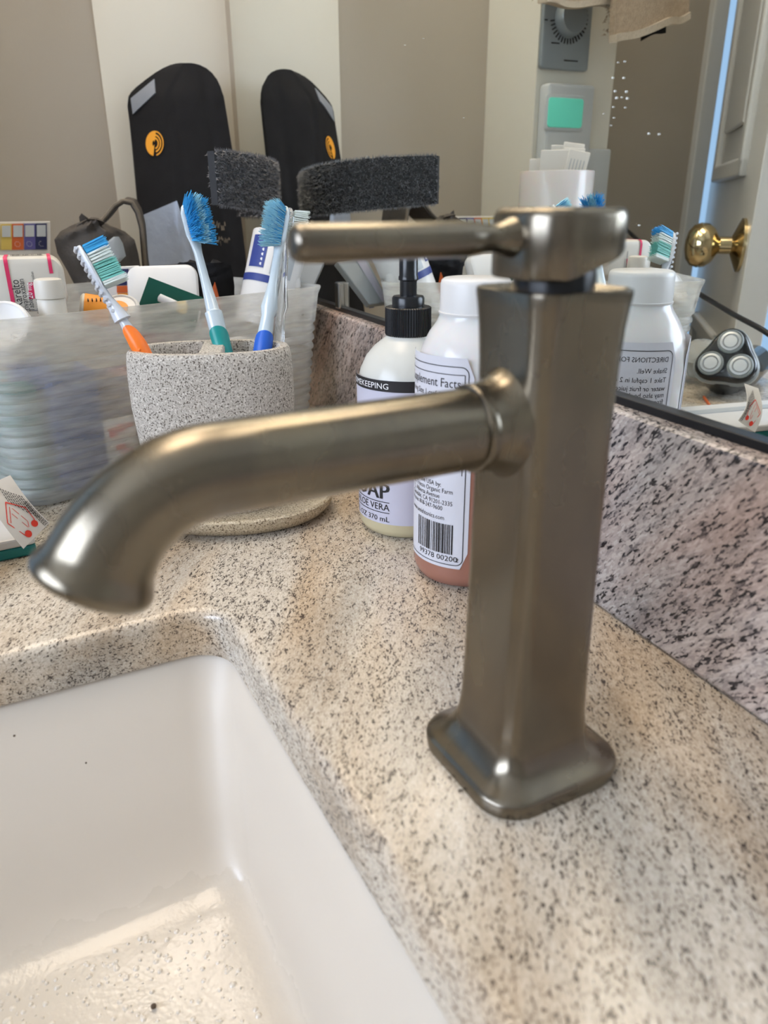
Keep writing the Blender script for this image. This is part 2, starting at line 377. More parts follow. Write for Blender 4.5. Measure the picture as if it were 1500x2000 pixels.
# far side wall with a window opening
WX0, WX1, WZ0, WZ1 = -.95, .55, .25, 1.15
fw = G(False)
for a in ((XB, WX0, ZF, ZC), (WX1, 1.45, ZF, ZC), (WX0, WX1, ZF, WZ0), (WX0, WX1, WZ1, ZC)):
    fw.box(((a[0]+a[1])/2, YF+.05, (a[2]+a[3])/2), ((a[1]-a[0])/2, .05, (a[3]-a[2])/2))
struct('wall_front', fw, M['taupe'])
wo = struct('window_1', G(False).box((-.2, YF+.03, .70), (.75, .004, .45)), M['pane'])
wf = G(False)
for cx, cz, hx, hz in ((-.2, .25, .80, .035), (-.2, 1.15, .80, .035), (-.95, .7, .035, .48), (.55, .7, .035, .48), (-.2, .7, .02, .45)): wf.box((cx, YF-.005, cz), (hx, .018, hz))
mk('window_frame', wf, M['white_paint'], wo, .003)
# doorway wall beyond the pier, above the door
struct('wall_doorway', wallbox(XW, XW+.1, 1.42, YF, ZF, ZC), M['taupe'])
struct('wall_lintel', wallbox(XW, XW+.1, .562, 1.42, 1.17, ZC), M['taupe'])
struct('trim_1', wallbox(XW-.004, XW, YM-.004, -.102, 0, ZC), M['cream'])
# short projecting pier that carries the thermostat
PX0, PY0, PY1 = .975, .132, .2606
struct('wall_pier', wallbox(PX0, XW, PY0, PY1, ZF, ZC), M['cream'])
# door casing at the hinge side
struct('trim_2', wallbox(XW-.012, XW+.1, .545, .578, ZF, 1.2), M['white_paint'], bevel=.003)

# ------------------------------------------------------------------ open door leaf
hinge = Vector((XW+.02, .622, 0)); latch = vat(1458, 500, 0, .735); latch.z = 0
dl = (latch-hinge); dlen = dl.length; dx = dl.normalized(); dn = Vector((0, 0, 1)).cross(dx)     # outer normal chosen below
if dn.y > 0: dn = -dn
door = tag(bpy.data.objects.new('door_1', None)); COL.objects.link(door); door.location = (hinge.x, hinge.y, ZF); door['kind'] = 'structure'
DT = .036
dz0, dz1 = ZF+.012, 1.16
def dpt(a, b, z): return Vector((hinge.x, hinge.y, 0))+dx*a+dn*b+Vector((0, 0, z))
dax = (dx, dn, Vector((0, 0, 1)))
mk('leaf', G(False).box(dpt(dlen/2, -DT/2, (dz0+dz1)/2), (dlen/2, DT/2, (dz1-dz0)/2), dax), M['white_paint'], door, .002)
for z0, z1 in ((.235, 1.0), (-.70, .02)):
    g = G(False)
    for a, b, zz0, zz1 in ((.09, .115, z0, z1), (dlen-.135, dlen-.11, z0, z1), (.09, dlen-.11, z0, z0+.025), (.09, dlen-.11, z1-.025, z1)):
        g.box(dpt((a+b)/2, .004, (zz0+zz1)/2), ((b-a)/2, .006, (zz1-zz0)/2), dax)
    mk('panel_moulding', g, M['white_paint'], door, .004)
    mk('panel', G(False).box(dpt(dlen/2-.01, .003, (z0+z1)/2), (dlen/2-.16, .004, (z1-z0)/2-.07), dax), M['white_paint'], door, .003)
kz = .150
kc = dpt(dlen-.05, 0, kz)
kn = mk('door_knob', G().lathe([(.026, .010), (.030, .012), (.036, .022), (.044, .0275), (.053, .0285), (.062, .0255), (.068, .018), (.0705, .008), (.071, 0)], kc, dn, 32), M['brass'], door)
mk('rosette', G().lathe([(0, .034), (.004, .034), (.007, .028), (.012, .016), (.014, .011), (.030, .011)], kc, dn, 32), M['brass'], kn)
mk('hinge', G(False).box(dpt(-.012, -.010, .30), (.016, .006, .042), dax), M['dk_brass'], door)

# ------------------------------------------------------------------ counter with sink cut-out
ROT = R(4.2)
E1 = Vector((math.cos(ROT), math.sin(ROT), 0)); E2 = Vector((-math.sin(ROT), math.cos(ROT), 0)); EZ = Vector((0, 0, 1))
SO = Vector((.3645, -.0590, 0))            # far inner corner of the cut-out
SW, SD = .50, .36
SC = SO - E1*SW/2 + E2*SD/2
def sloop(ins, z, r, n=8): return [SC+E1*x+E2*y+EZ*z for x, y in rrect(SW/2-ins, SD/2-ins, r, n)]
def build_counter():
    g = G(False)
    x0, x1, y0, y1 = -1.2, XW, YM-.003, .335
    def outer(z, n=8, rr=.022):                 # the outer rectangle walked with as many points as the loop
        pts = []; cx, cy = (x0+x1)/2, (y0+y1)/2; u0, v0 = 1-rr/(SW/2), 1-rr/(SD/2)
        for su, sv, flip in ((1, 1, 0), (-1, 1, 1), (-1, -1, 0), (1, -1, 1)):
            for i in range(n+1):
                t = i/n*2; t = 2-t if flip else t
                u, v = (1, v0+(1-v0)*t) if t <= 1 else (1-(1-u0)*(t-1), 1)
                pts.append(Vector((su*u*(x1-x0)/2+cx, sv*v*(y1-y0)/2+cy, z)))
        return pts
    ro = .006
    rings = [outer(-.027), outer(0)]
    for k in range(5):                          # rounded upper arris of the cut-out
        a = R(90*k/4); rings.append(sloop(-ro+ro*math.sin(a), -ro+ro*math.cos(a), .022+ro-ro*math.sin(a)))
    rings.append(sloop(0, -.027, .022))
    rings.append(rings[0])
    g.smooth = True
    return g.loft(rings, False, False)
ct = build_counter()
counter = thing('countertop', 'beige speckled granite vanity countertop with rounded sink cut-out', 'countertop', (0, .05, -.027))
mk('slab', ct, M['granite_top'], counter)
# vanity cabinet under the counter
cab = thing('vanity_cabinet', 'white vanity cabinet under the granite countertop', 'cabinet', (0, .1, ZF))
cg = G(False)
cg.box((-.115, .31, (ZF+.08-.027)/2), (1.07, .008, (-.027-ZF-.08)/2))
cg.box((-1.185, .03, (ZF-.027)/2), (.008, .28, (-.027-ZF)/2))
cg.box((-.115, .25, ZF+.04), (1.06, .008, .04))
mk('carcass', cg, M['white_paint'], cab)
for k in range(4):
    x = -1.0+.55*k
    d = mk('cabinet_door', G(False).rbox((x+.13, .328, -.44), (.26, .009, .34), .004), M['white_paint'], cab, .002)
    mk('knob', G().lathe([(0, .005), (.012, .005), (.016, .012), (.024, .012), (.027, .006), (.0275, 0)], (x+.13+(.2 if k % 2 == 0 else -.2), .337, -.2), (0, 1, 0), 16), M['nickel'], d)

sink = thing('undermount_sink', 'white ceramic undermount sink below the granite cut-out', 'sink', SC+EZ*-.165)
def sloop2(ix, iy, z, r, n=8): return [SC+E1*x+E2*y+EZ*z for x, y in rrect(SW/2-ix, SD/2-iy, r, n)]
rings = [sloop(-.016, -.0272, .034), sloop(-.003, -.0272, .024), sloop(0, -.031, .022)]
for t in (.15, .3, .45, .6, .75, .9): rings.append(sloop2(.004+.052*t, .002+.014*t, -.032-.088*t, .021))
rings += [sloop2(.0600, .0175, -.1215, .020), sloop2(.0660, .0225, -.1250, .020), sloop2(.0740, .0300, -.1268, .020), sloop2(.090, .045, -.1280, .020), sloop2(.14, .09, -.1310, .020), sloop2(.205, .15, -.1340, .012)]
mk('basin', G().loft(rings, False, True), M['ceramic'], sink)
mk('drain', G().lathe([(-.137, .030), (-.1325, .030), (-.1315, .026), (-.135, .014), (-.1355, 0)], (SC.x, SC.y, 0), (0, 0, 1), 32), M['nickel'], sink)
# water drops left on the basin floor and dirt specks
def onbasin(x, y, z): return at(x, y, 2, z)
dg_ = G()
def drop(g, p, r, h, n=7):
    vs = [p+EZ*h]; 
    for k, (q, zz) in enumerate(((.62, .75), (1, 0))):
        vs += [p+Vector((math.cos(2*math.pi*j/n)*r*q, math.sin(2*math.pi*j/n)*r*q, h*zz-.0003)) for j in range(n)]
    fs = [(0, 1+j, 1+(j+1) % n) for j in range(n)]+[(1+j, 1+n+j, 1+n+(j+1) % n, 1+(j+1) % n) for j in range(n)]
    g.add(vs, fs)
for i in range(1300):
    u, v = random.random(), random.random()
    ix, iy = .076+.20*u**1.2, .032+.20*v
    fx_ = -.1268-(.0012*(ix-.074)/.016 if ix < .09 else .0012+.003*(ix-.09)/.05); fy_ = -.1268-(.0012*(iy-.03)/.015 if iy < .045 else .0012+.003*(iy-.045)/.045)
    p = SO - E1*ix + E2*iy; p.z = max(fx_, fy_, -.134)+.0001
    drop(dg_, p, random.uniform(.0005, .0019), random.uniform(.0005, .0011))
wd = mk('water_droplets', dg_, M['water'], sink, kind='stuff')
sg = G()
for x, y, r in ((383, 1667, .0011), (232, 1717, .0008), (75, 1760, .0009), (28, 1437, .0006), (168, 1490, .0005), (427, 1600, .0006), (212, 1652, .0005), (300, 1965, .0013)):
    p = at(x, y, 0, SO.x-.03) if y < 1690 else at(x, y, 2, -.1275)
    sg.lathe([(-r, 0), (-r*.6, r*.8), (0, r), (r*.6, r*.8), (r, 0)], p, (1, 0, .3), 8)
mk('dirt_specks', sg, M['speck'], sink, kind='stuff')

# backsplash
BY, BZ = -.245, .1075
bs = tag(mk('backsplash', G(False).box(((XW-1.2)/2, (BY+YM-.003)/2, BZ/2), ((XW+1.2)/2, (BY-YM+.003)/2, BZ/2)), M['granite_splash'], None, .0028), 'pinkish grey granite backsplash strip below the mirror', 'backsplash')

# ------------------------------------------------------------------ mirror
mir = thing('wall_mirror', 'large frameless wall mirror standing on the granite backsplash', 'mirror', (0, YM, BZ+.003))
MX1 = 1.064
mk('glass', G(False).box(((MX1-1.2)/2, YM-.002, .66+BZ/2), ((MX1+1.2)/2, .0018, .66-BZ/2)), M['mirror'], mir)
mk('bottom_channel', G(False).box(((MX1-1.2)/2, YM+.0012, BZ+.0021), ((MX1+1.2)/2, .0028, .0021)), M['black_metal'], mir, .0006)
cp = at(668, 585, 1, YM)
mk('clip', G(False).rbox(cp+Vector((0, .002, .004)), (.006, .0035, .012), .002), M['steel'], mir)
sp = G(False)
for x, y, r in [(1196,152,2.2),(1217,152,2.2),(1200,178,2.4),(1222,179,2.5),(1203,191,2.6),(1224,192,2.6),(1213,190,1.6),(1197,209,1.8),(1220,210,1.6),(1266,261,2.2),(1286,262,2),(1219,120,1.6),(1206,122,1.4),(1198,230,1.6),(1178,222,1.2),(1192,245,1.4),(1247,440,2),(790,88,2),(826,75,1.5),(905,230,1.5),(716,305,1.6)]:
    p = at(x, y, 1, YM+.0002); k = abs(p.y)/1500*1.2
    sp.add([p+Vector((math.cos(a)*r*k*1.2, 0, math.sin(a)*r*k)) for a in [2*math.pi*j/8 for j in range(8)]], [tuple(range(8))])
mk('dried_water_spots', sp, M['spot'], mir, kind='stuff')

# ------------------------------------------------------------------ ceiling lamp (warm)
LX, LY = .68, .06
cl = thing('ceiling_light', 'square warm ceiling light with frosted diffuser', 'ceiling light', (LX, LY, ZC-.06))
mk('diffuser', G(False).rbox((LX, LY, ZC-.04), (.36, .215, .018), .03), M['lamp'], cl)
fg = G(False)
for cx, cy, hx, hy in ((LX, LY+.226, .39, .012), (LX, LY-.226, .39, .012), (LX+.378, LY, .012, .235), (LX-.378, LY, .012, .235)): fg.box((cx, cy, ZC-.032), (hx, hy, .032))
mk('rim', fg, M['white_paint'], cl, .004)

# wall sconce on the left wall above the frame
sco = thing('wall_sconce', 'horizontal frosted bar lamp high on the left wall', 'wall lamp', (XW, -.045, .97))
mk('back_plate', G().rbox((XW-.008, -.045, 1.0), (.06, .035, .008), .01, (Vector((0, 1, 0)), EZ, Vector((1, 0, 0)))), M['nickel'], sco)
mk('arm', G().tube([(XW-.01, -.045, 1.0), (XW-.04, -.045, 1.0), (XW-.075, -.045, 1.0)], .009, 12), M['nickel'], sco)
mk('shade', G().lathe([(-.155, .014), (-.152, .018), (.152, .018), (.155, .014)], (XW-.085, -.045, 1.0), (0, 1, 0), 32), M['sconce'], sco)

# ------------------------------------------------------------------ faucet
FC = Vector((.1972, -.1420, 0))
fa = thing('sink_faucet', 'tall brushed nickel single-lever bathroom faucet with curved spout', 'faucet', FC)
def fl(a, b, z): return FC+E1*a+E2*b+EZ*z
def fring(h, r, z, n=8, o=(0, 0)): return [fl(x+o[0], y+o[1], z) for x, y in rrect(h, h, r, n)]
prof = [(0, .0300, .0150), (.0052, .0305, .0150), (.0062, .0300, .0148), (.0072, .0285, .0138), (.0085, .0262, .0120), (.0105, .0234, .0100), (.0135, .0212, .0086), (.018, .0195, .0078),
        (.026, .0186, .0072), (.045, .0181, .0070), (.075, .0177, .0068), (.105, .0174, .0066), (.135, .0172, .0066), (.155, .0174, .0066), (.166, .0179, .0068), (.172, .0185, .0072), (.1755, .0190, .0076), (.1768, .0189, .0076), (.1772, .0180, .0070), (.1760, .0165, .0060), (.1750, .0150, .0055)]
mk('body', G().loft([fring(h, r, z) for z, h, r in prof]), M['nickel'], fa)
mk('base_gasket', G().loft([fring(.0300, .015, .0002), fring(.0300, .015, -.0002)][::-1]), M['black_pl'], fa)
mk('cartridge_neck', G().lathe([(.170, .0125), (.1805, .0125), (.186, .0115)], FC, (0, 0, 1), 32), M['black_pl'], fa)
# spout: root fillet, collar, tube, bend and outlet
ZS = .1362
root = [(.010, .0250), (.0140, .0212), (.0165, .0182), (.0190, .0158), (.0225, .0143), (.0262, .0136), (.0270, .0136)]
spt = mk('spout', G().loft([[fl(math.cos(a)*min(rr, .0152), t, ZS+math.sin(a)*rr*(1.0+.10*max(0, math.sin(a))*max(0, .02-t)/.01)) for a in [2*math.pi*j/40 for j in range(40)]] for t, rr in root], False, True), M['nickel'], fa, label='spout root')
def spath():
    P = []
    for i in range(7): P.append((.0300+.0126*i, ZS, .01265))
    arc = []; RB_, T0 = .036, .1085
    for q in range(1, 11):
        f_ = R(60*q/10); arc.append((T0+RB_*math.sin(f_), ZS-RB_*(1-math.cos(f_)), .01265+.0012*(q/10)**3))
    ex, ez = arc[-1][0], arc[-1][1]; cd_, sd_ = math.cos(R(60)), math.sin(R(60))
    for l_, r_ in ((.0020, .0142), (.0040, .0152), (.0058, .0159), (.0074, .0160), (.0086, .0155), (.0094, .0144), (.0098, .0130)): arc.append((ex+cd_*l_, ez-sd_*l_, r_))
    return P+arc
sp_ = spath(); rings = []
for i, (t, z, r) in enumerate(sp_):
    a = sp_[max(i-1, 0)]; b = sp_[min(i+1, len(sp_)-1)]
    d = Vector((b[0]-a[0], b[1]-a[1])).normalized(); nrm = Vector((-d.y, d.x))
    rings.append([fl(math.cos(q)*r, t+nrm.x*math.sin(q)*r, z+nrm.y*math.sin(q)*r) for q in [2*math.pi*j/40 for j in range(40)]])
oc = fl(0, sp_[-1][0], sp_[-1][1])
rings.append([p.lerp(oc, .14) for p in rings[-1]])
rings.append([p.lerp(oc, .05)-(oc-fl(0, sp_[-4][0], sp_[-4][1])).normalized()*.004 for p in rings[-1]])
mk('spout_tube', G().loft(rings), M['nickel'], spt)
mk('collar', G().lathe([(.0262, .0120), (.0264, .0136), (.0270, .0139), (.0290, .0139), (.0297, .0136), (.0300, .0124)], fl(0, 0, ZS), E2, 40), M['nickel'], spt)
# lever: hub cut away obliquely at the back below, with a round rod
hr, HN = [], 8
def hub_bottom(y): return .1798 if y > .0095 else .1798+(.0095-y)*.30
base2 = rrect(.0170, .0174, .0118, HN)
def hring(ins, top=None, dz=0):
    sc_ = (.0170-ins)/.0170
    return [fl(x*sc_, y*sc_-.0004, (top if top is not None else hub_bottom(y)+dz)) for x, y in base2]
hubr = [hring(.0012, None, .0002), hring(.0004, None, .0004), hring(0, None, .0012), hring(0, .1968), hring(.0003, .1982), hring(.0010, .1992), hring(.0022, .1997)]
lev = mk('lever_hub', G().loft(hubr), M['nickel'], fa)
mk('lever_rod', G().lathe([(.0150, .0062), (.0175, .0056), (.0205, .0044), (.0235, .0037), (.0265, .0039), (.0300, .0046), (.0340, .0049), (.0600, .0049), (.0815, .0049), (.0832, .0046), (.0842, .0038), (.0846, .002), (.0847, 0)], fl(0, 0, .1916), E2, 28), M['nickel'], lev)

# ------------------------------------------------------------------ toothbrush holder on its tray
HC = Vector((.4925, -.1010, 0)); ha = R(-11.6+90-4)
HA = Vector((math.cos(ha), math.sin(ha), 0)); HB = Vector((math.sin(ha), -math.cos(ha), 0))    # HA long axis (to the left), HB away
def oval(a, b, z, e=2.35, n=48, c=HC):
    out = []
    for j in range(n):
        t = 2*math.pi*j/n; ct, st = math.cos(t), math.sin(t)
        out.append(c+HA*a*math.copysign(abs(ct)**(2/e), ct)+HB*b*math.copysign(abs(st)**(2/e), st)+EZ*z)
    return out
tray = tag(mk('tray', G().loft([oval(.050, .036, 0, 2.1), oval(.060, .046, .002, 2.1), oval(.0655, .0515, .008, 2.1), oval(.0660, .0520, .0125, 2.1), oval(.0645, .0505, .0138, 2.1), oval(.0620, .048, .0128, 2.1), oval(.058, .044, .0090, 2.1), oval(.050, .037, .0085, 2.1)]), M['sandstone']), 'oval sand coloured stone tray under the toothbrush holder', 'tray')
hd = thing('toothbrush_holder', 'oval speckled grey stone toothbrush holder standing on a sand coloured tray', 'toothbrush holder', HC+EZ*.0088)
HT = .1165
HCc = HC+HA*.0105
cup = [(.0090, .036, .025), (.0120, .0385, .0265), (.030, .0435, .0285), (.055, .0475, .0298), (.080, .0495, .0302), (.100, .0495, .0300), (.110, .0490, .0296), (.1148, .0482, .0290), (HT, .0468, .0278), (HT, .0425, .0232), (.1145, .0412, .0220), (.1000, .0405, .0215), (.030, .036, .019), (.028, .030, .016)]
mk('cup', G().loft([oval(a*1.075, b*1.03, z, c=HCc) for z, a, b in cup]), M['stone'], hd)
br = G()
br.loft([[HCc+HA*(-.002+wd_)+HB*y+EZ*z for z, wd_ in ((.03, .006), (HT-.001, .0075), (HT+.0002, .0065))]+[HCc+HA*(-.002-wd_)+HB*y+EZ*z for z, wd_ in ((HT+.0002, .0065), (HT-.001, .0075), (.03, .006))] for y in (-.0232, 0, .0232)])
mk('divider', br, M['stone'], hd)

# ------------------------------------------------------------------ toothbrushes
def brush(name, label, base, tip, bdir, hmat, gmat, grip, tufts, side='front', headlen=.027, bl=.0105, spread=.25, hooked=0.0, backridge=False, bend=0.0):
    base, tip = Vector(base), Vector(tip); ax = (tip-base); L = ax.length; t = ax.normalized()
    b = Vector(bdir); b = (b-t*b.dot(t)).normalized(); wv = t.cross(b)
    o = thing(name, label, 'toothbrush', base, 'toothbrushes in the stone holder')
    def c(s): return base+t*s+b*(bend*math.sin(math.pi*min(s/(L-headlen), 1))**1)
    S = [(0, .0035, .003), (.004, .0052, .0042), (.03, .0058, .0050), (.055, .0056, .0050), (.075, .0062, .0055), (L-headlen-.062, .0060, .0052), (L-headlen-.045, .0046, .0042), (L-headlen-.022, .0030, .0030), (L-headlen-.006, .0030, .0026), (L-headlen+.001, .0046, .0024), (L-headlen+.006, .0066, .0024), (L-.008, .0066, .0024), (L-.003, .0046, .0022), (L-.0006, .0022, .0017)]
    S = sorted(S)
    n = 16
    rings = [[c(s)+wv*math.cos(2*math.pi*j/n)*a+b*math.sin(2*math.pi*j/n)*d for j in range(n)] for s, a, d in S]
    h = mk('handle', G().loft(rings), hmat, o)
    if backridge:
        g = G()
        for k in range(11):
            s = L-.002-k*.0042
            g.tube([c(s)-b*.0024-wv*.0048, c(s)-b*.0030, c(s)-b*.0024+wv*.0048], .0011, 6)
        mk('back_ridge', g, hmat, h)
    # coloured grip tongue with nubs on the side that faces gdir
    gd = Vector((-1, .25, .1)); gd = (gd-t*gd.dot(t)).normalized()
    s0, s1 = grip; g = G(); rows = []
    a0 = math.atan2(gd.dot(b), gd.dot(wv))
    def rad(s):
        for (p, a, d), (q, a2, d2) in zip(S[:-1], S[1:]):
            if p <= s <= q: k = (s-p)/(q-p+1e-9); return a+(a2-a)*k, d+(d2-d)*k
        return S[-1][1:]
    for i in range(17):
        u = 1-(1-i/16)**2.2; s = s0+(s1-s0)*u; hw = R(118)*math.sqrt(max(1-u**7, 0.0004)); a, d = rad(s)
        rows.append([c(s)+wv*math.cos(a0+hw*k)*(a+.0007)+b*math.sin(a0+hw*k)*(d+.0007) for k in [-1+2*j/12 for j in range(13)]])
    mk('grip', G().loft(rows, False, False, False), gmat, o)
    ng = G()
    for u, k in ((.25, -.3), (.25, .3), (.42, 0), (.55, -.35), (.55, .32), (.72, 0), (.1, 0)):
        s = s0+(s1-s0)*u; a, d = rad(s); p = c(s)+wv*math.cos(a0+k)*(a+.0007)+b*math.sin(a0+k)*(d+.0007)
        ng.lathe([(-.0003, .0009), (.0003, .0008), (.0006, .0004), (.0007, 0)], p, (p-c(s)), 8)
    mk('grip_nubs', ng, gmat, o)
    # bristles
    for nm, m_, s_from, s_to, w_from, w_to, lng in tufts:
        g = G()
        ns = max(2, int((s_to-s_from)/.0014)); nw = max(2, int((w_to-w_from)*.0050/.0011)+1)
        for i in range(ns):
            for j in range(nw):
                s = L-headlen+s_from+(s_to-s_from)*(i+.5)/ns; ww = (w_from+(w_to-w_from)*(j+.5)/nw)*.0050
                for q in range(4):
                    p = c(s)+wv*(ww+random.uniform(-.0004, .0004))+t*random.uniform(-.0005, .0005)+b*.002
                    sp_t = ((s-(L-headlen*.5))/(headlen*.5)); d = (b+wv*(ww/.005)*spread+t*sp_t*spread+Vector([random.uniform(-1, 1) for _ in range(3)])*spread*.45).normalized()
                    e = p+d*(bl*lng*random.uniform(.9, 1.08)); a_ = d.orthogonal().normalized(); b_ = d.cross(a_); rr = .00034
                    vs = [p+(a_*math.cos(x)+b_*math.sin(x))*rr for x in (0, 2.094, 4.189)]+[e+(a_*math.cos(x)+b_*math.sin(x))*rr*.45 for x in (0, 2.094, 4.189)]
                    g.add(vs, [(0, 1, 4, 3), (1, 2, 5, 4), (2, 0, 3, 5), (3, 4, 5)])
        mk(nm, g, m_, o, kind='stuff')
    return o
def tb(px0, px1, X0, X1):            # handle line through a rim pixel and a head-tip pixel, run down into the cup
    a = at(px0[0], px0[1], 0, X0); b = at(px1[0], px1[1], 0, X1); t = (b-a).normalized()
    s = (a.z-.068)/t.z; return a-t*s, b, s
a, b, s = tb((268, 688), (152, 480), .502, .525)
brush('toothbrush', 'white toothbrush with orange grip and blue, white and mint bristles leaning left', a, b, (0.15, -1, .55), M['brush_w'], M['orange_pl'], (.010, s+.0170), [('blue_bristles', M['br_blue'], .0215, .0272, -1, 1, 1.15), ('white_bristles', M['br_white'], .0145, .0215, -1, 1, 1.1), ('mint_bristles', M['br_teal'], .0035, .0145, -1, 1, 1.12), ('tail_bristles', M['br_white'], .0, .0035, -1, 1, 1.2)], headlen=.029, bl=.0125, spread=.06, backridge=True, bend=.003)
a, b, s = tb((437, 688), (362, 398), .502, .545)
brush('toothbrush', 'pearl toothbrush with teal grip and splayed blue bristles in the middle of the holder', a, b, (-.80, -.55, .1), M['brush_p'], M['teal_pl'], (.010, s+.0165), [('blue_bristles', M['br_blue'], .001, .026, -1, -.3, 1), ('pale_bristles', M['br_lblue'], .001, .026, -.3, .3, 1), ('outer_blue_bristles', M['br_blue'], .001, .026, .3, 1, 1)], headlen=.028, bl=.0112, spread=.42)
a, b, s = tb((512, 688), (557, 402), .494, .515)
brush('toothbrush', 'pearl toothbrush with blue grip whose blue bristles face left, beside the lever', a, b, (-.35, 1, .0), M['brush_p'], M['blue_pl'], (.010, s+.0140), [('blue_bristles', M['br_blue'], .001, .026, -1, 1, .72), ('pale_bristles', M['br_lblue'], .001, .026, -1, 1, 1.05)], headlen=.028, bl=.0095, spread=.28)
a, b, s = tb((538, 690), (566, 406), .503, .532)
brush('toothbrush', 'clear toothbrush with white bristles facing right, behind the blue gripped one', a, b, (.25, -1, .15), M['clear'], M['clear'], (.010, .02), [('white_bristles', M['br_white'], .012, .026, -1, 1, 1.0)], headlen=.028, bl=.0105, spread=.2)

# ------------------------------------------------------------------ soap dispenser
def zpx(c, x, y, r=.031): d = Vector((CAM.x-c.x, CAM.y-c.y, 0)).normalized(); return above(c+d*r, x, y).z
SP = Vector((.4270, -.2014, 0)); cs = R(154.7)
so = thing('soap_dispenser', 'milky soap bottle with ribbed black pump collar and white label', 'soap dispenser', SP)
zc0 = above(SP, 800, 655).z; zc1 = above(SP, 800, 598).z; zsh = above(SP, 720, 715).z
RS = .0322
mk('body', G().lathe([(0, .027), (.002, .0300), (.006, RS), (.020, RS)], SP, seg=48), M['soap_liq'], so)
zt = zc0
mk('bottle', G().lathe([(.020, RS), (zt-.036, RS), (zt-.028, .0318), (zt-.020, .0300), (zt-.012, .0262), (zt-.006, .0210), (zt-.002, .0158), (zt, .0135), (zt+.004, .0130)], SP, seg=48), M['soap_milk'], so)
cg = G()
n = 56; rg = []
for z, r in ((zt+.0005, .0138), (zt+.0015, .0144), (zc1-.0006, .0142), (zc1, .0134)):
    rg.append([SP+Vector((math.cos(2*math.pi*j/(2*n))*(r-(.0005 if j % 2 else 0)), math.sin(2*math.pi*j/(2*n))*(r-(.0005 if j % 2 else 0)), z)) for j in range(2*n)])
mk('collar', G(False).loft(rg), M['black_pl'], so)
mk('pump_stem', G().lathe([(zc1-.001, .0098), (zc1+.005, .0100), (zc1+.0062, .0092), (zc1+.0064, .0052), (zc1+.015, .0052), (zc1+.0155, .0060), (zc1+.0175, .0060), (zc1+.018, .0056), (zc1+.034, .0056)], SP, seg=28), M['black_pl'], so)
hz = zc1+.034
mk('pump_head', G().loft([[SP+Vector((x, y, z)) for x, y in rrect(.009-i, .010-i, .006, 5)] for z, i in ((hz, .002), (hz+.002, 0), (hz+.009, 0), (hz+.011, .002))]).tube([SP+EZ*(hz+.006), SP+Vector((.020, -.010, hz+.006)), SP+Vector((.034, -.018, hz+.004)), SP+Vector((.037, -.020, hz-.003))], .0042, 12), M['black_pl'], so)
zlb = zpx(SP, 757, 1026); zlt = zpx(SP, 720, 745)
lb = mk('label', cyl_patch(G(), SP, RS+.0003, cs-R(95), cs+R(62), zlb, zlt, 40), M['label2'], so)
zb0, zb1 = zlt-.0068, zlt
mk('label_band', cyl_patch(G(), SP, RS+.0005, cs-R(95), cs+R(62), zb0, zb1, 40), M['ink'], lb)
a_r = cs-R(20)
mk('band_lettering', text_cyl(G(), 'HOMEKEEPING', .0050, SP, RS+.0007, a_r, zb0+.0016, 'RIGHT', 1.15), M['inkw'], lb)
tg = G()
z1 = zpx(SP, 750, 980)
text_cyl(tg, 'SOAP', .0150, SP, RS+.0006, a_r, z1+.001, 'RIGHT', 1.0)
for off in (.0008, -.0006): text_cyl(tg, 'SOAP', .0150, SP, RS+.0006, a_r+off*10*0+off/RS*.5, z1+.001, 'RIGHT', 1.0)
text_cyl(tg, '& ALOE VERA', .0064, SP, RS+.0006, a_r, z1-.0068, 'RIGHT', 1.0)
text_cyl(tg, '12.5 FL OZ 370 mL', .0050, SP, RS+.0006, a_r, z1-.0145, 'RIGHT', 1.15)
text_cyl(tg, 'LIQUID HAND', .0042, SP, RS+.0006, a_r, z1+.0146, 'RIGHT', 1.0)
for zz in (z1+.0133, z1-.0012, z1-.0084): cyl_line(tg, SP, RS+.0006, [(a_r-R(75), zz), (a_r, zz)], .0005)
mk('label_lettering', tg, M['ink'], lb)

# ------------------------------------------------------------------ tonic bottle
TP = Vector((.3505, -.2040, 0)); ct_ = R(149.8); RT = .0308
to = thing('tonic_bottle', 'round milky plastic bottle of brown tonic with white cap and printed label', 'bottle', TP)
zk1 = above(TP, 905, 542).z; zk0 = above(TP, 905, 612).z
zl0 = zpx(TP, 880, 1112); zl1 = zpx(TP, 860, 700)
mk('liquid_fill', G().lathe([(0, .026), (.0015, .0285), (.005, .0302), (.008, RT), (.088, RT)], TP, seg=48), M['amber'], to)
zs = zk0
mk('bottle', G().lathe([(.088, RT), (zs-.034, RT), (zs-.024, .0296), (zs-.016, .0272), (zs-.009, .0236), (zs-.004, .0200), (zs-.001, .0186), (zs+.003, .0180)], TP, seg=48), M['frost2'], to)
cg = G(); n = 40; rg = []
for z, r in ((zs, .0188), (zs+.0012, .0192), (zs+.0016, .0185), (zk1-.003, .0183), (zk1-.001, .0178), (zk1, .0165)):
    rg.append([TP+Vector((math.cos(math.pi*j/n)*(r-(.00015 if j % 2 else 0)), math.sin(math.pi*j/n)*(r-(.00015 if j % 2 else 0)), z)) for j in range(2*n)])
mk('cap', G().loft(rg), M['white_pl'], to)
a1 = ct_+R(2); a0 = ct_-R(100)
l1 = mk('facts_label', cyl_patch(G(), TP, RT+.0003, a0, a1, zl0, zl1, 40, .004), M['label'], to)
g = G(); rr = RT+.0005
def rounded(a_in, zlo, zhi, q=.004, left=None):
    pts = [(left if left else a0+.05, zlo)]
    for k in range(6): an = R(-90+90*k/5); pts.append((a_in-q/RT+q/RT*math.cos(an), zlo+q+q*math.sin(an)))
    for k in range(6): an = R(90*k/5); pts.append((a_in-q/RT+q/RT*math.cos(an), zhi-q+q*math.sin(an)))
    pts.append((left if left else a0+.05, zhi)); return pts
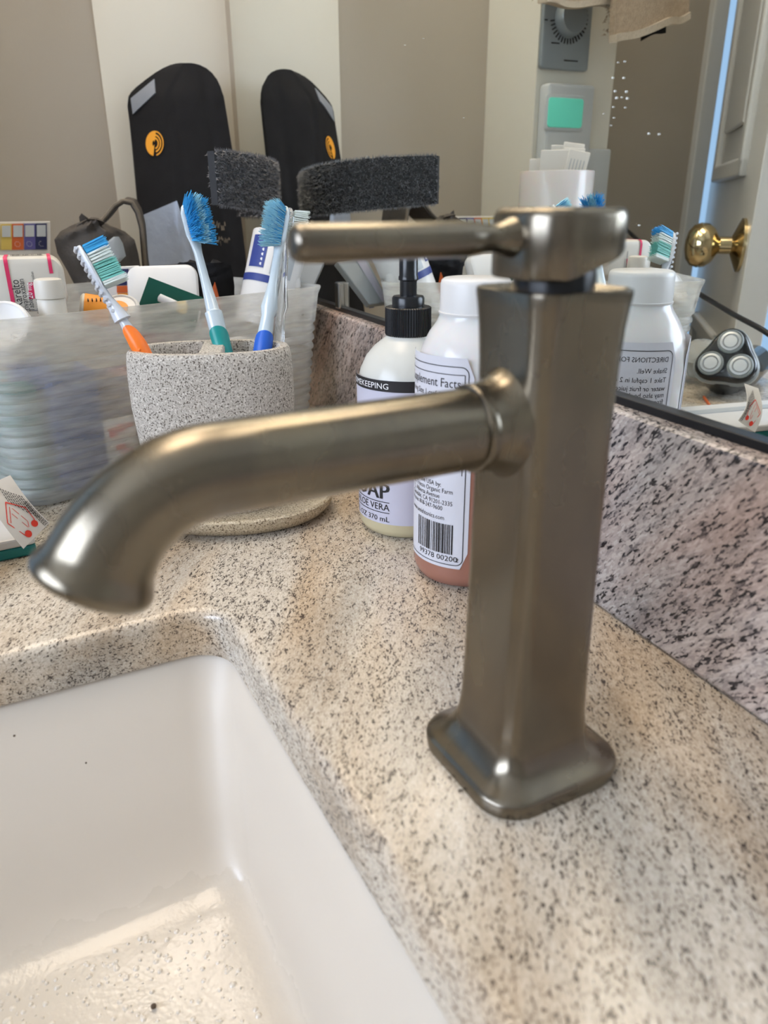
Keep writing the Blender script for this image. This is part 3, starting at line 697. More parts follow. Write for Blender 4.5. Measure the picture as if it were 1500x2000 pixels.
cyl_line(g, TP, rr, rounded(a1-R(5), zl0+.0022, zl1-.0045), .00045)
cyl_line(g, TP, rr, [(a0+.1, zl1-.0085), (a1-R(8.5), zl1-.0085), (a1-R(8.5), zl0+.055)], .0004)
at_ = a1-R(12)
text_cyl(g, 'Supplement Facts', .0066, TP, rr, at_, zl1-.0152, 'RIGHT', .86)
al = at_-R(62)
for k, s in enumerate(('Serving Size 1 capful (30 mL)', 'Servings Per Container 16', 'Amount Per Serving')): text_cyl(g, s, .0042, TP, rr, at_-R(74), zl1-.0205-.0052*k, 'LEFT', .85)
zq = zpx(TP, 850, 955)
for k, s in enumerate(('Made in the USA by:', 'Old Treeze Organic Farm', '1 S. Alberta Avenue', 'Glendale, CA 91201-2335', 'Phone: 818-247-9600', '', 'www.amishtonics.com')):
    if s: text_cyl(g, s, .0037, TP, rr, ct_-R(76), zq-.0034*k+(.0014 if k > 5 else 0), 'LEFT', .86)
zb0, zb1 = zl0+.0085, min(zl0+.0290, zq-.0034*6-.0008)
random.seed(5); ang = ct_-R(60)
while ang < ct_-R(14):
    wbar = random.choice((.00035, .0006, .0009, .0012)); cyl_patch(g, TP, rr, ang, ang+wbar/RT, zb0, zb1, 1); ang += (wbar+random.choice((.0004, .0006, .0009)))/RT
text_cyl(g, '99378 00200', .0046, TP, rr, ct_-R(57), zb0-.0042, 'LEFT', 1.1); text_cyl(g, '2', .0036, TP, rr, ct_-R(10), zb0-.0042)
mk('label_lettering', g, M['ink'], l1)
# the directions panel faces the mirror
d0 = R(173); l2 = mk('directions_label', cyl_patch(G(), TP, RT+.0003, d0, d0+R(100), zl0, zl1, 40, .004), M['label'], to)
g = G(); q = .004; zlo, zhi = zl0+.0022, zl1-.0045; ai = d0+R(5)
pts = [(d0+R(95), zlo)]+[(ai+q/RT-q/RT*math.cos(R(-90+90*k/5)), zlo+q+q*math.sin(R(-90+90*k/5))) for k in range(6)]+[(ai+q/RT-q/RT*math.cos(R(90*k/5)), zhi-q+q*math.sin(R(90*k/5))) for k in range(6)]+[(d0+R(95), zhi)]
cyl_line(g, TP, rr, pts, .00045)
for s, dz, sz in (('DIRECTIONS FOR USE:', .0062, .0040), ('Shake Well.', .0124, .0040), ('Take 1 capful in 2 ounces', .0176, .0040), ('water or fruit juice. Product', .0224, .0040), ('may also be drunk directly', .0262, .0040), ('from bottle. Use as needed to', .0300, .0040), ('help support healthy leg', .0338, .0040), ('muscle function.', .0376, .0040)):
    text_cyl(g, s, sz, TP, rr, d0+R(10), zhi-dz, 'LEFT', .92)
mk('directions_lettering', g, M['ink'], l2)

# ------------------------------------------------------------------ frosted ribbed basket
random.seed(11)
RB = Vector((.660, -.2325, 0)); BT = Vector((-.413, .911, 0)).normalized(); BN = Vector((BT.y, -BT.x, 0))
BL, BD, BH = .302, .20, .1352
def bpt(t, n, z): return RB+BT*t+BN*n+EZ*z
bk = thing('storage_basket', 'frosted white plastic basket with horizontal ribs full of toiletries', 'basket', bpt(BL/2, BD/2, 0))
def bring(ins, z, r=.022):
    return [bpt(BL/2+x, BD/2+y, z) for x, y in rrect(BL/2-ins, BD/2-ins, r, 8)]
outer = [bring(.014, .001), bring(.012, .002)]
z = .006; k = 0
while z < .104:
    for q, d in ((0, .0022), (.33, .0004), (.66, .0004)): outer.append(bring(.0105-.0105*z/BH+d, z+q*.0080))
    z += .0080
outer += [bring(.0030, .1055), bring(.0020, .115), bring(.0006, .128), bring(-.0012, BH-.0015), bring(-.0010, BH), bring(.0004, BH), bring(.0022, BH-.004), bring(.0042, .112), bring(.0135, .0050), bring(.016, .0042)]
mk('tub', G().loft(outer, True, True), M['frost'], bk)
# ---- things that fill the basket from below (seen through the frosted wall)
def block(name, label, cat, t0, t1, n0, n1, z0, z1, m, grp=None):
    o = tag(mk(name, G(False).rbox(bpt((t0+t1)/2, (n0+n1)/2, (z0+z1)/2), ((t1-t0)/2, (n1-n0)/2, (z1-z0)/2), .004, (BT, BN, EZ)), m), label, cat, grp); return o
block('carton', 'slate blue carton seen blurred through the basket wall at left', 'carton', .222, .258, .0150, .090, .0055, .093, M['bluebox'])
block('carton', 'teal carton seen blurred through the left end of the basket', 'carton', .262, .282, .0260, .090, .0055, .085, M['teal'])
block('carton', 'mauve carton seen blurred through the basket wall behind the stone holder', 'carton', .150, .196, .0150, .080, .0055, .082, M['mauve'])
block('carton', 'white carton seen blurred through the right half of the basket', 'carton', .030, .135, .020, .075, .0055, .090, M['white_pl'])
pk = thing('gauze_pack', 'white gauze pack with red print pressed against the basket wall low down', 'pack', bpt(.212, .018, .0055))
mk('wrapper', G().rbox(bpt(.211, .0175, .030), (.0135, .0024, .024), .004, (BT, BN, EZ)), M['tissue'], pk)
g = G(False)
for dt, z, hw_, hz_ in ((.006, .043, .0030, .0035), (-.001, .045, .0028, .0028), (-.008, .046, .0026, .0018), (.001, .030, .0036, .0024), (-.004, .024, .0034, .0040)): g.box(bpt(.211+dt, .0148, z), (hw_, .0004, hz_), (BT, BN, EZ))
mk('red_print', g, M['redink'], pk, kind='stuff')
# ---- small medicine things above the rim
def pxbox(name, lab, cat, x0, y0, x1, y1, X, depth, m, r=.004, tilt=0, parent=None, group=None, bevel=None):
    c = at((x0+x1)/2, (y0+y1)/2, 0, X); hw = (at(x0, (y0+y1)/2, 0, X)-at(x1, (y0+y1)/2, 0, X)).length/2; hh = (at((x0+x1)/2, y0, 0, X)-at((x0+x1)/2, y1, 0, X)).length/2
    return c, hw, hh
VY = Vector((0, -1, 0)); VX = Vector((1, 0, 0))
def turn(v, ax, deg): return Matrix.Rotation(R(deg), 3, ax) @ Vector(v)
# medicine bottle lying on its side
X = .612; c, hw, hh = pxbox('', '', '', -30, 504, 131, 610, X, 0, None)
mb = thing('medicine_bottle', 'white square-shouldered tablet bottle lying down with crimson striped label', 'medicine bottle', c+Vector((.02, 0, -hh)))
axm = frame(VX, VY)       # third axis points away
mk('bottle', G().rbox(c+VX*.022, (hw, hh, .022), .0105, axm, 6, .004), M['cream_pl'], mb)
fx = c+VX*(-.0003); g = G()
rt, up = axm[0], EZ
def mp(x, y): return at(x, y, 0, .6114)
def stripe(x, wd_, low):
    pts = []
    if low: pts.append((.6114, at(x, low, 0, .6114).z))
    for k in range(9): a = R(90*k/8); pts.append((.6114+(1-math.cos(a))*.0040, c.z+hh-.0040+math.sin(a)*.0044))
    pts.append((.648, c.z+hh+.0005)); vs = []
    for px_, pz_ in pts:
        for q in (x, x+wd_): vs.append(Vector((px_, at(q, 540, 0, .6114).y, pz_)))
    return G(False).add(vs, [(2*k, 2*k+1, 2*k+3, 2*k+2) for k in range(len(pts)-1)])
mk('label_stripe', stripe(12, 8, 592), M['red'], mb)
mk('label_stripe', stripe(98, 7, 534), M['red'], mb)
tg = G()
for s, x, y, sz, m_ in (('Xarelto', 46, 602, .0078, 0), ('rivaroxaban', 57, 606, .0056, 0), ('Tablets', 68, 608, .0050, 0), ('Each tablet contains rivaroxaban', 79, 612, .0027, 0), ('Store at room temperature', 85, 612, .0024, 0)):
    text_flat(tg, s, sz, mp(x, y), EZ, -VY, 'LEFT', .82)
for k in range(22):
    x = 20+k*3; wd_ = random.choice((1, 1.4, 2)); p0 = at(x, 508, 0, X); p1 = at(x+wd_, 508, 0, X); zt_ = c.z+hh+.0006
    tg.add([Vector((X+.016, p0.y, zt_)), Vector((X+.016, p1.y, zt_)), Vector((X+.032, p1.y, zt_)), Vector((X+.032, p0.y, zt_))], [(0, 1, 2, 3)])
mk('label_lettering', tg, M['ink'], mb, kind='stuff')
g = G(False); g.add([mp(55, 552), mp(67, 551), mp(68, 583), mp(57, 584)], [(0, 1, 2, 3)])
tagm = mk('dose_tag', g, M['red'], mb)
mk('dose_lettering', text_flat(G(), '20 mg', .0052, mp(65, 583)-VX*.0004, EZ, -VY, 'LEFT', .85), M['inkw'], tagm)
# small capped pill bottle
X = .585; p = at(105, 617, 0, X); zt_ = at(105, 543, 0, X).z; rb = (at(77, 580, 0, X)-at(134, 580, 0, X)).length/2
pb = thing('pill_bottle', 'small cream pill bottle with flat cap standing before the tablet bottle', 'pill bottle', Vector((p.x, p.y, .0945)))
zsp = zt_-.0135
mk('bottle', G().lathe([(.0945, rb*.9), (.096, rb), (zsp-.001, rb), (zsp, rb*.92)], (p.x, p.y, 0), seg=32), M['cream_pl'], pb)
mk('cap', G().lathe([(zsp, rb*.96), (zsp+.0005, rb*1.04), (zt_-.003, rb*1.02), (zt_-.0008, rb*.95), (zt_, rb*.75), (zt_, 0)], (p.x, p.y, 0), seg=32), M['cream_pl'], pb)
# round white lid
p = at(8, 640, 0, .570)
lid = tag(mk('round_lid', G().lathe([(-.006, .0), (-.006, .0175), (-.005, .0185), (.002, .0185), (.0035, .0178), (.004, .0160), (.0032, .0150), (.003, 0)], p+EZ*.0, (-.75, .25, .55), 36), M['white_pl']), 'round white lid propped at the left front of the basket', 'lid')
# round white jar with orange label and orange bottle
p = at(236, 604, 0, .645)
jar = thing('white_jar', 'round white jar with an orange label inside the basket', 'jar', p-EZ*.02)
mk('jar', G().lathe([(-.018, .0135), (.0, .0150), (.0015, .0150), (.003, .0140), (.0035, .0125), (.0025, .0115), (.0025, 0)], p, (-.55, .12, .8), 36), M['white_pl'], jar)
mk('label', G().lathe([(.0026, .0090), (.0030, .0088), (.0030, 0)], p+Vector((-.002, .003, -.001)), (-.55, .12, .8), 24), M['amber_pl'], jar)
p = at(190, 606, 0, .640)
ob = thing('orange_bottle', 'small bottle with orange label lying behind the white toothbrush', 'bottle', p-EZ*.012)
mk('bottle', G().lathe([(-.012, .0100), (-.011, .0112), (.011, .0112), (.0125, .0095), (.013, 0)], p, (.1, 1, .2), 28), M['cream_pl'], ob)
mk('label', G().lathe([(-.0092, .0115), (.0095, .0115)], p, (.1, 1, .2), 28, False, False), M['amber_pl'], ob)
g = G(False)
for k in range(5): q = p+Vector((-.0085, .006-.003*k, .0082)); g.box(q, (.0004, .0007, .002), frame((-.7, 0, .7), (0, 1, 0)))
mk('label_marks', g, M['ink'], ob)

# weekly pill cards with coloured squares
def pill_card(name, label, corners, cols, rows_lab, grp):
    A, B, C_, D = [Vector(q) for q in corners]     # top-left, top-right, bottom-right, bottom-left
    nrm = (B-A).cross(D-A).normalized()
    if nrm.x > 0: nrm = -nrm
    o = thing(name, label, 'pill card', (A+B+C_+D)/4-EZ*((A.z-D.z)/2), grp)
    def P(u, v): return (A*(1-u)+B*u)*(1-v)+(D*(1-u)+C_*u)*v
    g = G(False); vs = [P(0, 0), P(1, 0), P(1, 1), P(0, 1)]; vs2 = [q-nrm*.003 for q in vs]
    g.add(vs+vs2, [(0, 1, 2, 3), (7, 6, 5, 4), (0, 4, 5, 1), (1, 5, 6, 2), (2, 6, 7, 3), (3, 7, 4, 0)])
    card = mk('card', g, M['paper'], o, .0006)
    for (u0, u1, v0, v1, m_) in cols:
        g = G(False); q = [P(u0, v0), P(u1, v0), P(u1, v1), P(u0, v1)]; q2 = [s+nrm*.0008 for s in q]; g.add(q+q2, [(4, 5, 6, 7), (0, 4, 5, 1), (1, 5, 6, 2), (2, 6, 7, 3), (3, 7, 4, 0)])
        sq = mk('coloured_square', g, m_, card)
    for (u0, u1, v0, v1) in rows_lab:
        g = G(False); q = [P(u0, v0), P(u1, v0), P(u1, v1), P(u0, v1)]; g.add([s+nrm*.0013 for s in q]+[s+nrm*.0001 for s in q], [(0, 1, 2, 3), (0, 4, 5, 1), (1, 5, 6, 2), (2, 6, 7, 3), (3, 7, 4, 0)]); mk('blister', g, M['plate_w'], card)
    return o, P, nrm, card
X = .92
cor = [at(-30, 434, 0, X), at(98, 432, 0, X), at(100, 560, 0, X), at(-30, 562, 0, X)]
def uu(x): return (x+30)/128
def vv(y): return (y-433)/128
cs_ = [(uu(x0), uu(x1), vv(437), vv(487), m_) for x0, x1, m_ in ((-22, 0, M['yellow_p']), (1, 22, M['yellow_p']), (22, 45, M['orange_p']), (46, 68, M['purple']), (68, 91, M['navy_d']))]
bl_ = [(uu(x0), uu(x1), vv(440), vv(462)) for x0, x1 in ((-19, -1), (3, 20), (25, 43), (48, 66), (71, 89))]
o, P, nrm, card = pill_card('pill_card', 'white pill card with yellow, orange, purple and navy squares before the taupe wall', cor, cs_, bl_, 'pill cards')
g = G(False)
for cx in (33, 56, 80):                                 # day symbols: sun, setting sun, moon
    for k in range(8):
        a = 2*math.pi*k/8; c0 = P(uu(cx), vv(476))+nrm*.0012; d = (P(uu(cx)+.01, vv(476))-P(uu(cx), vv(476))).normalized(); e = EZ
        if cx == 80 and k in (7, 0, 1): continue
        v0, v1 = c0+(d*math.cos(a)+e*math.sin(a))*.0022, c0+(d*math.cos(a+.5)+e*math.sin(a+.5))*.0030; tt = (d*-math.sin(a)+e*math.cos(a))*.0004
        g.add([v0-tt, v0+tt, v1+tt, v1-tt], [(0, 1, 2, 3)])
mk('day_symbols', g, M['inkw'], card)
X = .74
cor = [at(205, 522, 0, X), at(272, 519, 0, X), at(274, 640, 0, X), at(205, 640, 0, X)]
pill_card('pill_card', 'half-hidden pill card with navy and orange squares behind the white toothbrush head', cor, [(.30, .68, .04, .30, M['navy_d']), (.34, .68, .31, .42, M['orange_p']), (.36, .68, .43, .55, M['amber_pl'])], [], 'pill cards')

# ---- generic thick sheet from a grid function
def slab(fn, nu, nv, th, g=None, tdir=None):
    g = g or G(); P = [[Vector(fn(i/nu, j/nv)) for i in range(nu+1)] for j in range(nv+1)]; F = []; B = []
    for j in range(nv+1):
        for i in range(nu+1):
            a = P[j][min(i+1, nu)]-P[j][max(i-1, 0)]; b = P[min(j+1, nv)][i]-P[max(j-1, 0)][i]; n = a.cross(b)
            n = Vector(tdir) if tdir is not None else (n.normalized() if n.length > 1e-12 else VX)
            F.append(P[j][i]); B.append(P[j][i]+n*th)
    W = nu+1; N = len(F); fs = []
    for j in range(nv):
        for i in range(nu):
            q = j*W+i; fs.append((q, q+1, q+W+1, q+W)); fs.append((N+q, N+q+W, N+q+W+1, N+q+1))
    for i in range(nu): fs.append((i, N+i, N+i+1, i+1)); q = nv*W+i; fs.append((q, q+1, N+q+1, N+q))
    for j in range(nv): q = j*W; fs.append((q, q+W, N+q+W, N+q)); q = j*W+nu; fs.append((q, N+q, N+q+W, q+W))
    return g.add(F+B, fs)
def rows_fn(rows, atf, bulge=0.0, bdir=Vector((-1, 0, 0)), wob=0.0):
    def f(u, v):
        k = v*(len(rows)-1); i = min(int(k), len(rows)-2); q = k-i
        y = rows[i][0]*(1-q)+rows[i+1][0]*q; xl = rows[i][1]*(1-q)+rows[i+1][1]*q; xr = rows[i][2]*(1-q)+rows[i+1][2]*q
        p = atf(xl+(xr-xl)*u, y); return p+bdir*(bulge*(1-(2*u-1)**2)+wob*math.sin(u*17+v*9)*math.cos(v*13-u*5))
    return f
# ---- knee brace leaning on the wall in the corner
BA, BB = Vector((1.046, 0, .39)), Vector((.935, 0, .0)); bn = (BA-BB).cross(Vector((0, 1, 0))).normalized()
if bn.x > 0: bn = -bn
def atb(x, y, off=0.0):
    o = BA+bn*off; r = ray(x, y); return CAM+r*((o-CAM).dot(bn)/r.dot(bn))
br_o = thing('knee_brace', 'black fabric brace panel with orange round emblem leaning on the white wall strip', 'brace', Vector((.94, -.18, 0)))
rows = [(123, 352, 372), (124, 343, 380), (127, 332, 391), (133, 318, 403), (142, 303, 414), (155, 285, 424), (170, 266, 431), (180, 256, 434), (188, 251, 437), (200, 250, 439), (230, 254, 444), (300, 261, 455), (400, 270, 468), (500, 284, 480), (640, 298, 488), (700, 302, 489)]
def crease(u, y):                      # the emblem flap folds back to the wall, soft folds beyond it
    k = min(1, max(0, (y-123)/70)); k = k*k*(3-2*k)
    fl_ = -.040*max(0, (.40-u)/.40)**1.15
    return fl_*(.35+.65*k)+k*(.007*max(0, 1-((u-.68)/.34)**2)-.004*math.exp(-((u-.43)/.05)**2)-.003*math.exp(-((u-.82)/.05)**2))
def fbr(u, v):
    k = v*(len(rows)-1); i = min(int(k), len(rows)-2); q = k-i
    y = rows[i][0]*(1-q)+rows[i+1][0]*q; xl = rows[i][1]*(1-q)+rows[i+1][1]*q; xr = rows[i][2]*(1-q)+rows[i+1][2]*q
    return atb(xl+(xr-xl)*u, y, crease(u, y))
mk('panel', slab(fbr, 30, 60, .012, None, -bn), M['black_matt'], br_o)
def onb(x, y, off=.0125):
    return atb(x, y, off)
def patch(g, pts, off, n=6):
    A, B, C_, D = pts
    def f(u, v): x = (A[0]*(1-u)+B[0]*u)*(1-v)+(D[0]*(1-u)+C_[0]*u)*v; y = (A[1]*(1-u)+B[1]*u)*(1-v)+(D[1]*(1-u)+C_[1]*u)*v; return atb(x, y, off)
    return slab(f, n, n, -.0008, g)
def uof(x, y):
    for a, b in zip(rows[:-1], rows[1:]):
        if a[0] <= y <= b[0]: q = (y-a[0])/(b[0]-a[0]); l = a[1]+(b[1]-a[1])*q; r = a[2]+(b[2]-a[2])*q; return (x-l)/(r-l)
    return .5
def surf(x, y, e=.0010): return atb(x, y, crease(uof(x, y), y)+e)
def quad_on(pts, e, n=8):
    A, B, C_, D = pts
    def f(u, v): x = (A[0]*(1-u)+B[0]*u)*(1-v)+(D[0]*(1-u)+C_[0]*u)*v; y = (A[1]*(1-u)+B[1]*u)*(1-v)+(D[1]*(1-u)+C_[1]*u)*v; return surf(x, y, e)
    return slab(f, n, n, .0012)
mk('reflective_tape', quad_on([(255, 192), (301, 154), (303, 181), (259, 223)], .0018), M['grey_reflect'], br_o)
rs = random.Random(3)
mk('silver_patch', quad_on([(277, 421), (345, 392), (388, 512), (292, 520)], .0022, 12), M['silver_reflect'], br_o)
g = G(False)
def lg(r, a): return surf(302+r*.80*math.cos(R(a)), 280-r*1.12*math.sin(R(a)), .0020)
N_ = 18
# left half disc with the small hole, right half in three arcs
vs = []; 
for k in range(N_+1):
    a = 82+180*k/N_; vs += [lg(22, a), lg(5.5 if 100 < a < 250 else 2, a)]
g.add(vs, [(2*k, 2*k+1, 2*k+3, 2*k+2) for k in range(N_)])
for r0, r1 in ((7.5, 10.5), (13, 16), (19.5, 22)):
    vs = []
    for k in range(N_+1): a = -78+160*k/N_; vs += [lg(r0, a), lg(r1, a)]
    g.add(vs, [(2*k, 2*k+1, 2*k+3, 2*k+2) for k in range(N_)])
mk('emblem', g, M['logo'], br_o)
g = G(False)
for x0, y0, n_ in ((402, 436, 16), (420, 466, 12)):     # worn pale print
    for k in range(n_):
        x = x0+k*2.4; h_ = rs.uniform(3, 10); y = y0+rs.uniform(-5, 5); g.add([surf(x, y, .0016), surf(x+1.4, y, .0016), surf(x+1.4+rs.uniform(-2, 2), y+h_, .0016), surf(x+rs.uniform(-2, 2), y+h_, .0016)], [(0, 1, 2, 3)])
mk('worn_print', g, M['strap_edge'], br_o)
# ---- hook-and-loop strap sticking out to the mirror
vs_ = thing('fuzzy_strap', 'wide fuzzy black hook strap looping from the brace to the mirror', 'strap', Vector((.77, -.2, .20)))
path = bez([(.712, -.150, .2240), (.735, -.176, .2235), (.768, -.213, .221), (.800, -.2505, .217), (.838, -.2500, .214), (.930, -.222, .212)], 26)
def strapf(u, v):
    k = u*26; i = min(int(k), 25); p = path[i].lerp(path[i+1], k-i); hh_ = .0215+.0025*math.sin(u*3); return p+EZ*((.5-v)*2*hh_)
mk('band', slab(strapf, 40, 8, .007), M['black_velcro'], vs_)
hg = G(False)
for k in range(6500):
    u, v = random.random(), random.random(); p = Vector(strapf(u, v)); q = Vector(strapf(min(u+.01, 1), v)); tn = (q-p).normalized() if u < .99 else VY; nn = tn.cross(EZ).normalized()
    sgn = -1 if random.random() < .65 else 1
    p = p+(-nn*.0005 if sgn < 0 else -nn*-.0005)
    base = p if True else p
    # the slab grows to one side: place fibres on both faces
    sideA = Vector(strapf(u, v)); a_ = tn; th_n = (tn.cross(-EZ)).normalized()
    off = th_n*(.007 if sgn > 0 else 0); dirn = th_n*(1 if sgn > 0 else -1)
    d = (dirn+Vector([random.uniform(-.9, .9) for _ in range(3)])).normalized(); b0 = sideA+off; e = b0+d*random.uniform(.0018, .0042); s_ = a_*.0006; s2 = EZ*.0006
    hg.add([b0-s_, b0+s_, b0+s2, e], [(0, 1, 3), (1, 2, 3), (2, 0, 3)])
for k in range(500):
    u = random.random(); 
    for v in (0.0, 1.0):
        b0 = Vector(strapf(u, v)); d = Vector((random.uniform(-.6, .6), random.uniform(-.6, .6), 1 if v == 0 else -1)).normalized(); e = b0+d*random.uniform(.0015, .004)
        hg.add([b0-VX*.0004, b0+VX*.0004, b0+VY*.0005, e], [(0, 1, 3), (1, 2, 3), (2, 0, 3)])
mk('hook_fibres', hg, M['hook'], vs_, kind='stuff')
# ---- dark taupe strap arch and folded wrap
st_o = thing('wrap_strap', 'dark taupe strap bent into an arch beside the brace', 'strap', at(245, 560, 0, .90)-EZ*.03)
arch = [at(x, y, 0, .885) for x, y in ((178, 452), (205, 424), (222, 402), (240, 391), (258, 395), (270, 415), (278, 445), (281, 480), (284, 520), (291, 560))]
def archf(u, v):
    k = u*(len(arch)-1); i = min(int(k), len(arch)-2); p = arch[i].lerp(arch[i+1], k-i); return p+Vector((.050*v, -.010*v, .004*v))
mk('band', slab(archf, 40, 6, -.0035), M['strap'], st_o)
mk('edge_binding', G().tube([archf(i/40, 0)-VX*.0005 for i in range(41)], .0019, 8), M['strap_edge'], st_o)
wr = thing('folded_wrap', 'crumpled dark brown wrap folded under the strap arch', 'wrap', at(215, 600, 0, .87)-EZ*.02)
rows2 = [(428, 168, 196), (440, 140, 214), (452, 118, 244), (468, 106, 262), (495, 112, 270), (530, 132, 276), (565, 150, 280), (600, 163, 282), (660, 175, 284)]
mk('cloth', slab(rows_fn(rows2, lambda x, y: at(x, y, 0, .875), .016, Vector((-1, 0, 0)), .0035), 24, 24, .010), M['strap'], wr)
mk('clear_tab', slab(rows_fn([(462, 222, 232), (475, 206, 240), (500, 210, 246), (518, 214, 228)], lambda x, y: at(x, y, 0, .845), .002), 6, 6, .0006), M['bag'], wr)
# ---- white dish, green card, stick
p = at(322, 578, 0, .690)
dish = tag(mk('soap_dish', G().rbox(p+VX*.006, (.030, .026, .006), .010, frame(turn((-.85, .25, .45), EZ, 0), (0, -1, -.12)), 6, .004), M['white_pl']), 'white rounded dish standing tilted behind the dark green card', 'dish')
def poly_card(name, label, cat, pts, X, th, m, dX=0.0):
    P = [at(x, y, 0, X+dX*(x-pts[0][0])) for x, y in pts]; g = G(False); n = len(P)
    g.add(P+[q+VX*th for q in P], [tuple(range(n)), tuple(range(2*n-1, n-1, -1))]+[(i, i+n, (i+1) % n+n, (i+1) % n) for i in range(n)])
    return tag(mk(name, g, m), label, cat)
poly_card('card', 'dark green card corner sticking up from the basket', 'card', [(291, 541), (396, 581), (380, 650), (252, 650)], .668, .0016, M['green'])
s0, s1 = at(311, 581, 0, .660), at(352, 600, 0, .655)
stk = thing('test_stick', 'small white stick with clear gold tip lying before the green card', 'stick', s1)
mk('stick', G().tube([s0+(s0-s1)*.05, s0, s0.lerp(s1, .5), s1], [.0012, .0034, .0036, .0036], 14), M['white_pl'], stk)
mk('tip', G().lathe([(0, .0045), (.006, .0048), (.008, .003), (.0082, 0)], s1.lerp(s0, .12), s1-s0, 14), M['yellow_p'], stk)
poly_card('card', 'narrow orange card standing behind the teal gripped toothbrush', 'card', [(420, 551), (431, 592), (428, 640), (398, 640), (406, 592)], .715, .002, M['orange_p'])
block('carton', 'brick red carton deep in the basket left of the white tube', 'carton', .100, .128, .085, .125, .0055, .128, M['brick'])
bf = tag(mk('felt_flap', slab(rows_fn([(512, 350, 450), (524, 338, 452), (538, 326, 455), (552, 334, 457), (575, 340, 458), (620, 350, 460)], lambda x, y: at(x, y, 0, .735), .010, Vector((-1, 0, 0)), .002), 16, 12, .006), M['black_matt']), 'ragged black felt flap hanging below the brace inside the basket', 'flap')
# ---- white tube with navy print
t0, t1 = at(508, 640, 0, .690), at(549, 466, 0, .704)
tu = thing('paper_tube', 'white tilted tube with navy panel, dots and band in the basket', 'tube', t0)
ax = (t1-t0); Lt = ax.length; rt_ = .0258
mk('tube', G().lathe([(0, rt_*.9), (Lt, rt_), (Lt+.0005, rt_-.0004), (Lt, rt_-.0012), (.01, rt_*.85)], t0, ax, 40), M['white_pl'], tu)
axn = ax.normalized(); ev = (CAM-t1); ev = (ev-axn*ev.dot(axn)).normalized(); ew = axn.cross(ev)     # ev to viewer, ew to image right
if ew.dot(R_) < 0: ew = -ew
def tp(a, h, r=1.0): rr_ = rt_*(.9+.1*h/Lt)*r; return t0+axn*h+(ev*math.cos(R(a))+ew*math.sin(R(a)))*rr_
def tpatch(g, a_0, a_1, h0, h1, r=1.012, n=8):
    vs = []
    for i in range(n+1):
        for h in (h0, h1): vs.append(tp(a_0+(a_1-a_0)*i/n, h, r))
    return g.add(vs, [(2*i, 2*i+2, 2*i+3, 2*i+1) for i in range(n)])
mk('navy_panel', tpatch(G(), -62, -22, Lt-.034, Lt-.006), M['navy'], tu)
mk('navy_band', tpatch(G(), -95, 25, Lt-.046, Lt-.0395, 1.012, 20), M['navy'], tu)
mk('grey_panel', tpatch(G(), -8, 40, Lt-.038, Lt-.012), M['grey_pl'], tu)
g = G()
for k in range(7):
    p = tp(-29, Lt-.031+.0042*k, 1.02); g.add([p+(axn*math.cos(q)+ew*math.sin(q))*.0013 for q in [2*math.pi*j/10 for j in range(10)]], [tuple(range(10))])
mk('white_dots', g, M['inkw'], tu)
# small white cap and grey packet
p = at(569, 590, 0, .69); zt_ = at(569, 541, 0, .69).z
cpb = thing('white_capped_bottle', 'small white capped bottle next to the navy banded tube', 'bottle', Vector((p.x, p.y, .0905)))
mk('bottle', G().lathe([(.0905, .0085), (zt_-.010, .0090), (zt_-.0085, .0090)], (p.x, p.y, 0), seg=28), M['cream_pl'], cpb)
mk('cap', G().lathe([(zt_-.0088, .0096), (zt_-.002, .0093), (zt_-.0005, .0086), (zt_, .007), (zt_, 0)], (p.x, p.y, 0), seg=28), M['white_pl'], cpb)
P4 = [at(560, 508, 0, .735), at(634, 511, 0, .725), at(592, 577, 0, .71), at(535, 577, 0, .72)]
g = G(False); nv_ = (P4[1]-P4[0]).cross(P4[3]-P4[0]).normalized(); nv_ = nv_ if nv_.x > 0 else -nv_
P4 = P4[:2]+[P4[2]-EZ*.012, P4[3]-EZ*.012]
g.add(P4+[q+nv_*.008 for q in P4], [(0, 1, 2, 3), (7, 6, 5, 4), (0, 4, 5, 1), (1, 5, 6, 2), (2, 6, 7, 3), (3, 7, 4, 0)])
pkt = thing('grey_packet', 'flat pale grey packet leaning in the right corner of the basket', 'packet', P4[2])
mk('packet', g, M['grey_pl'], pkt, .0012)
q = [P4[0].lerp(P4[1], .12), P4[0].lerp(P4[1], .40), P4[3].lerp(P4[2], .40), P4[3].lerp(P4[2], .12)]
mk('pale_strip', G(False).add([s-nv_*.0012 for s in q], [(0, 1, 2, 3)]), M['label2'], pkt)
q = [P4[0].lerp(P4[1], .55)+nv_*.0092, P4[0].lerp(P4[1], .80)+nv_*.0092, P4[3].lerp(P4[2], .80)+nv_*.0092, P4[3].lerp(P4[2], .55)+nv_*.0092]
mk('blue_strip', G(False).add(q, [(0, 1, 2, 3)]), M['bluebox'], pkt)

# ------------------------------------------------------------------ leaflet and flat box at the left
bxo = thing('flat_box', 'flat white box with teal side lying on the counter under the leaflet', 'box', Vector((.505, .075, 0)))
bxax = (turn((1, 0, 0), EZ, 8), turn((0, 1, 0), EZ, 8), EZ)
mk('lower_tray', G(False).rbox((.506, .098, .0035), (.040, .062, .0034), .003, bxax), M['teal'], bxo)
mk('lid', G(False).rbox((.506, .098, .0100), (.0402, .0622, .0030), .003, bxax), M['white_pl'], bxo)
mk('grey_stripe', G(False).box(Vector((.522, .098, .0133)), (.006, .062, .0004), bxax), M['grey_pl'], bxo)
lf = thing('leaflet', 'curled white leaflet with red tooth drawing and small print leaning on the flat box', 'leaflet', Vector((.46, .045, .013)))
lrows = [((-40, 938), (18, 924)), ((-36, 962), (48, 950)), ((-22, 992), (74, 982)), ((2, 1022), (94, 1014)), ((26, 1050), (74, 1044)), ((46, 1072), (58, 1066))]
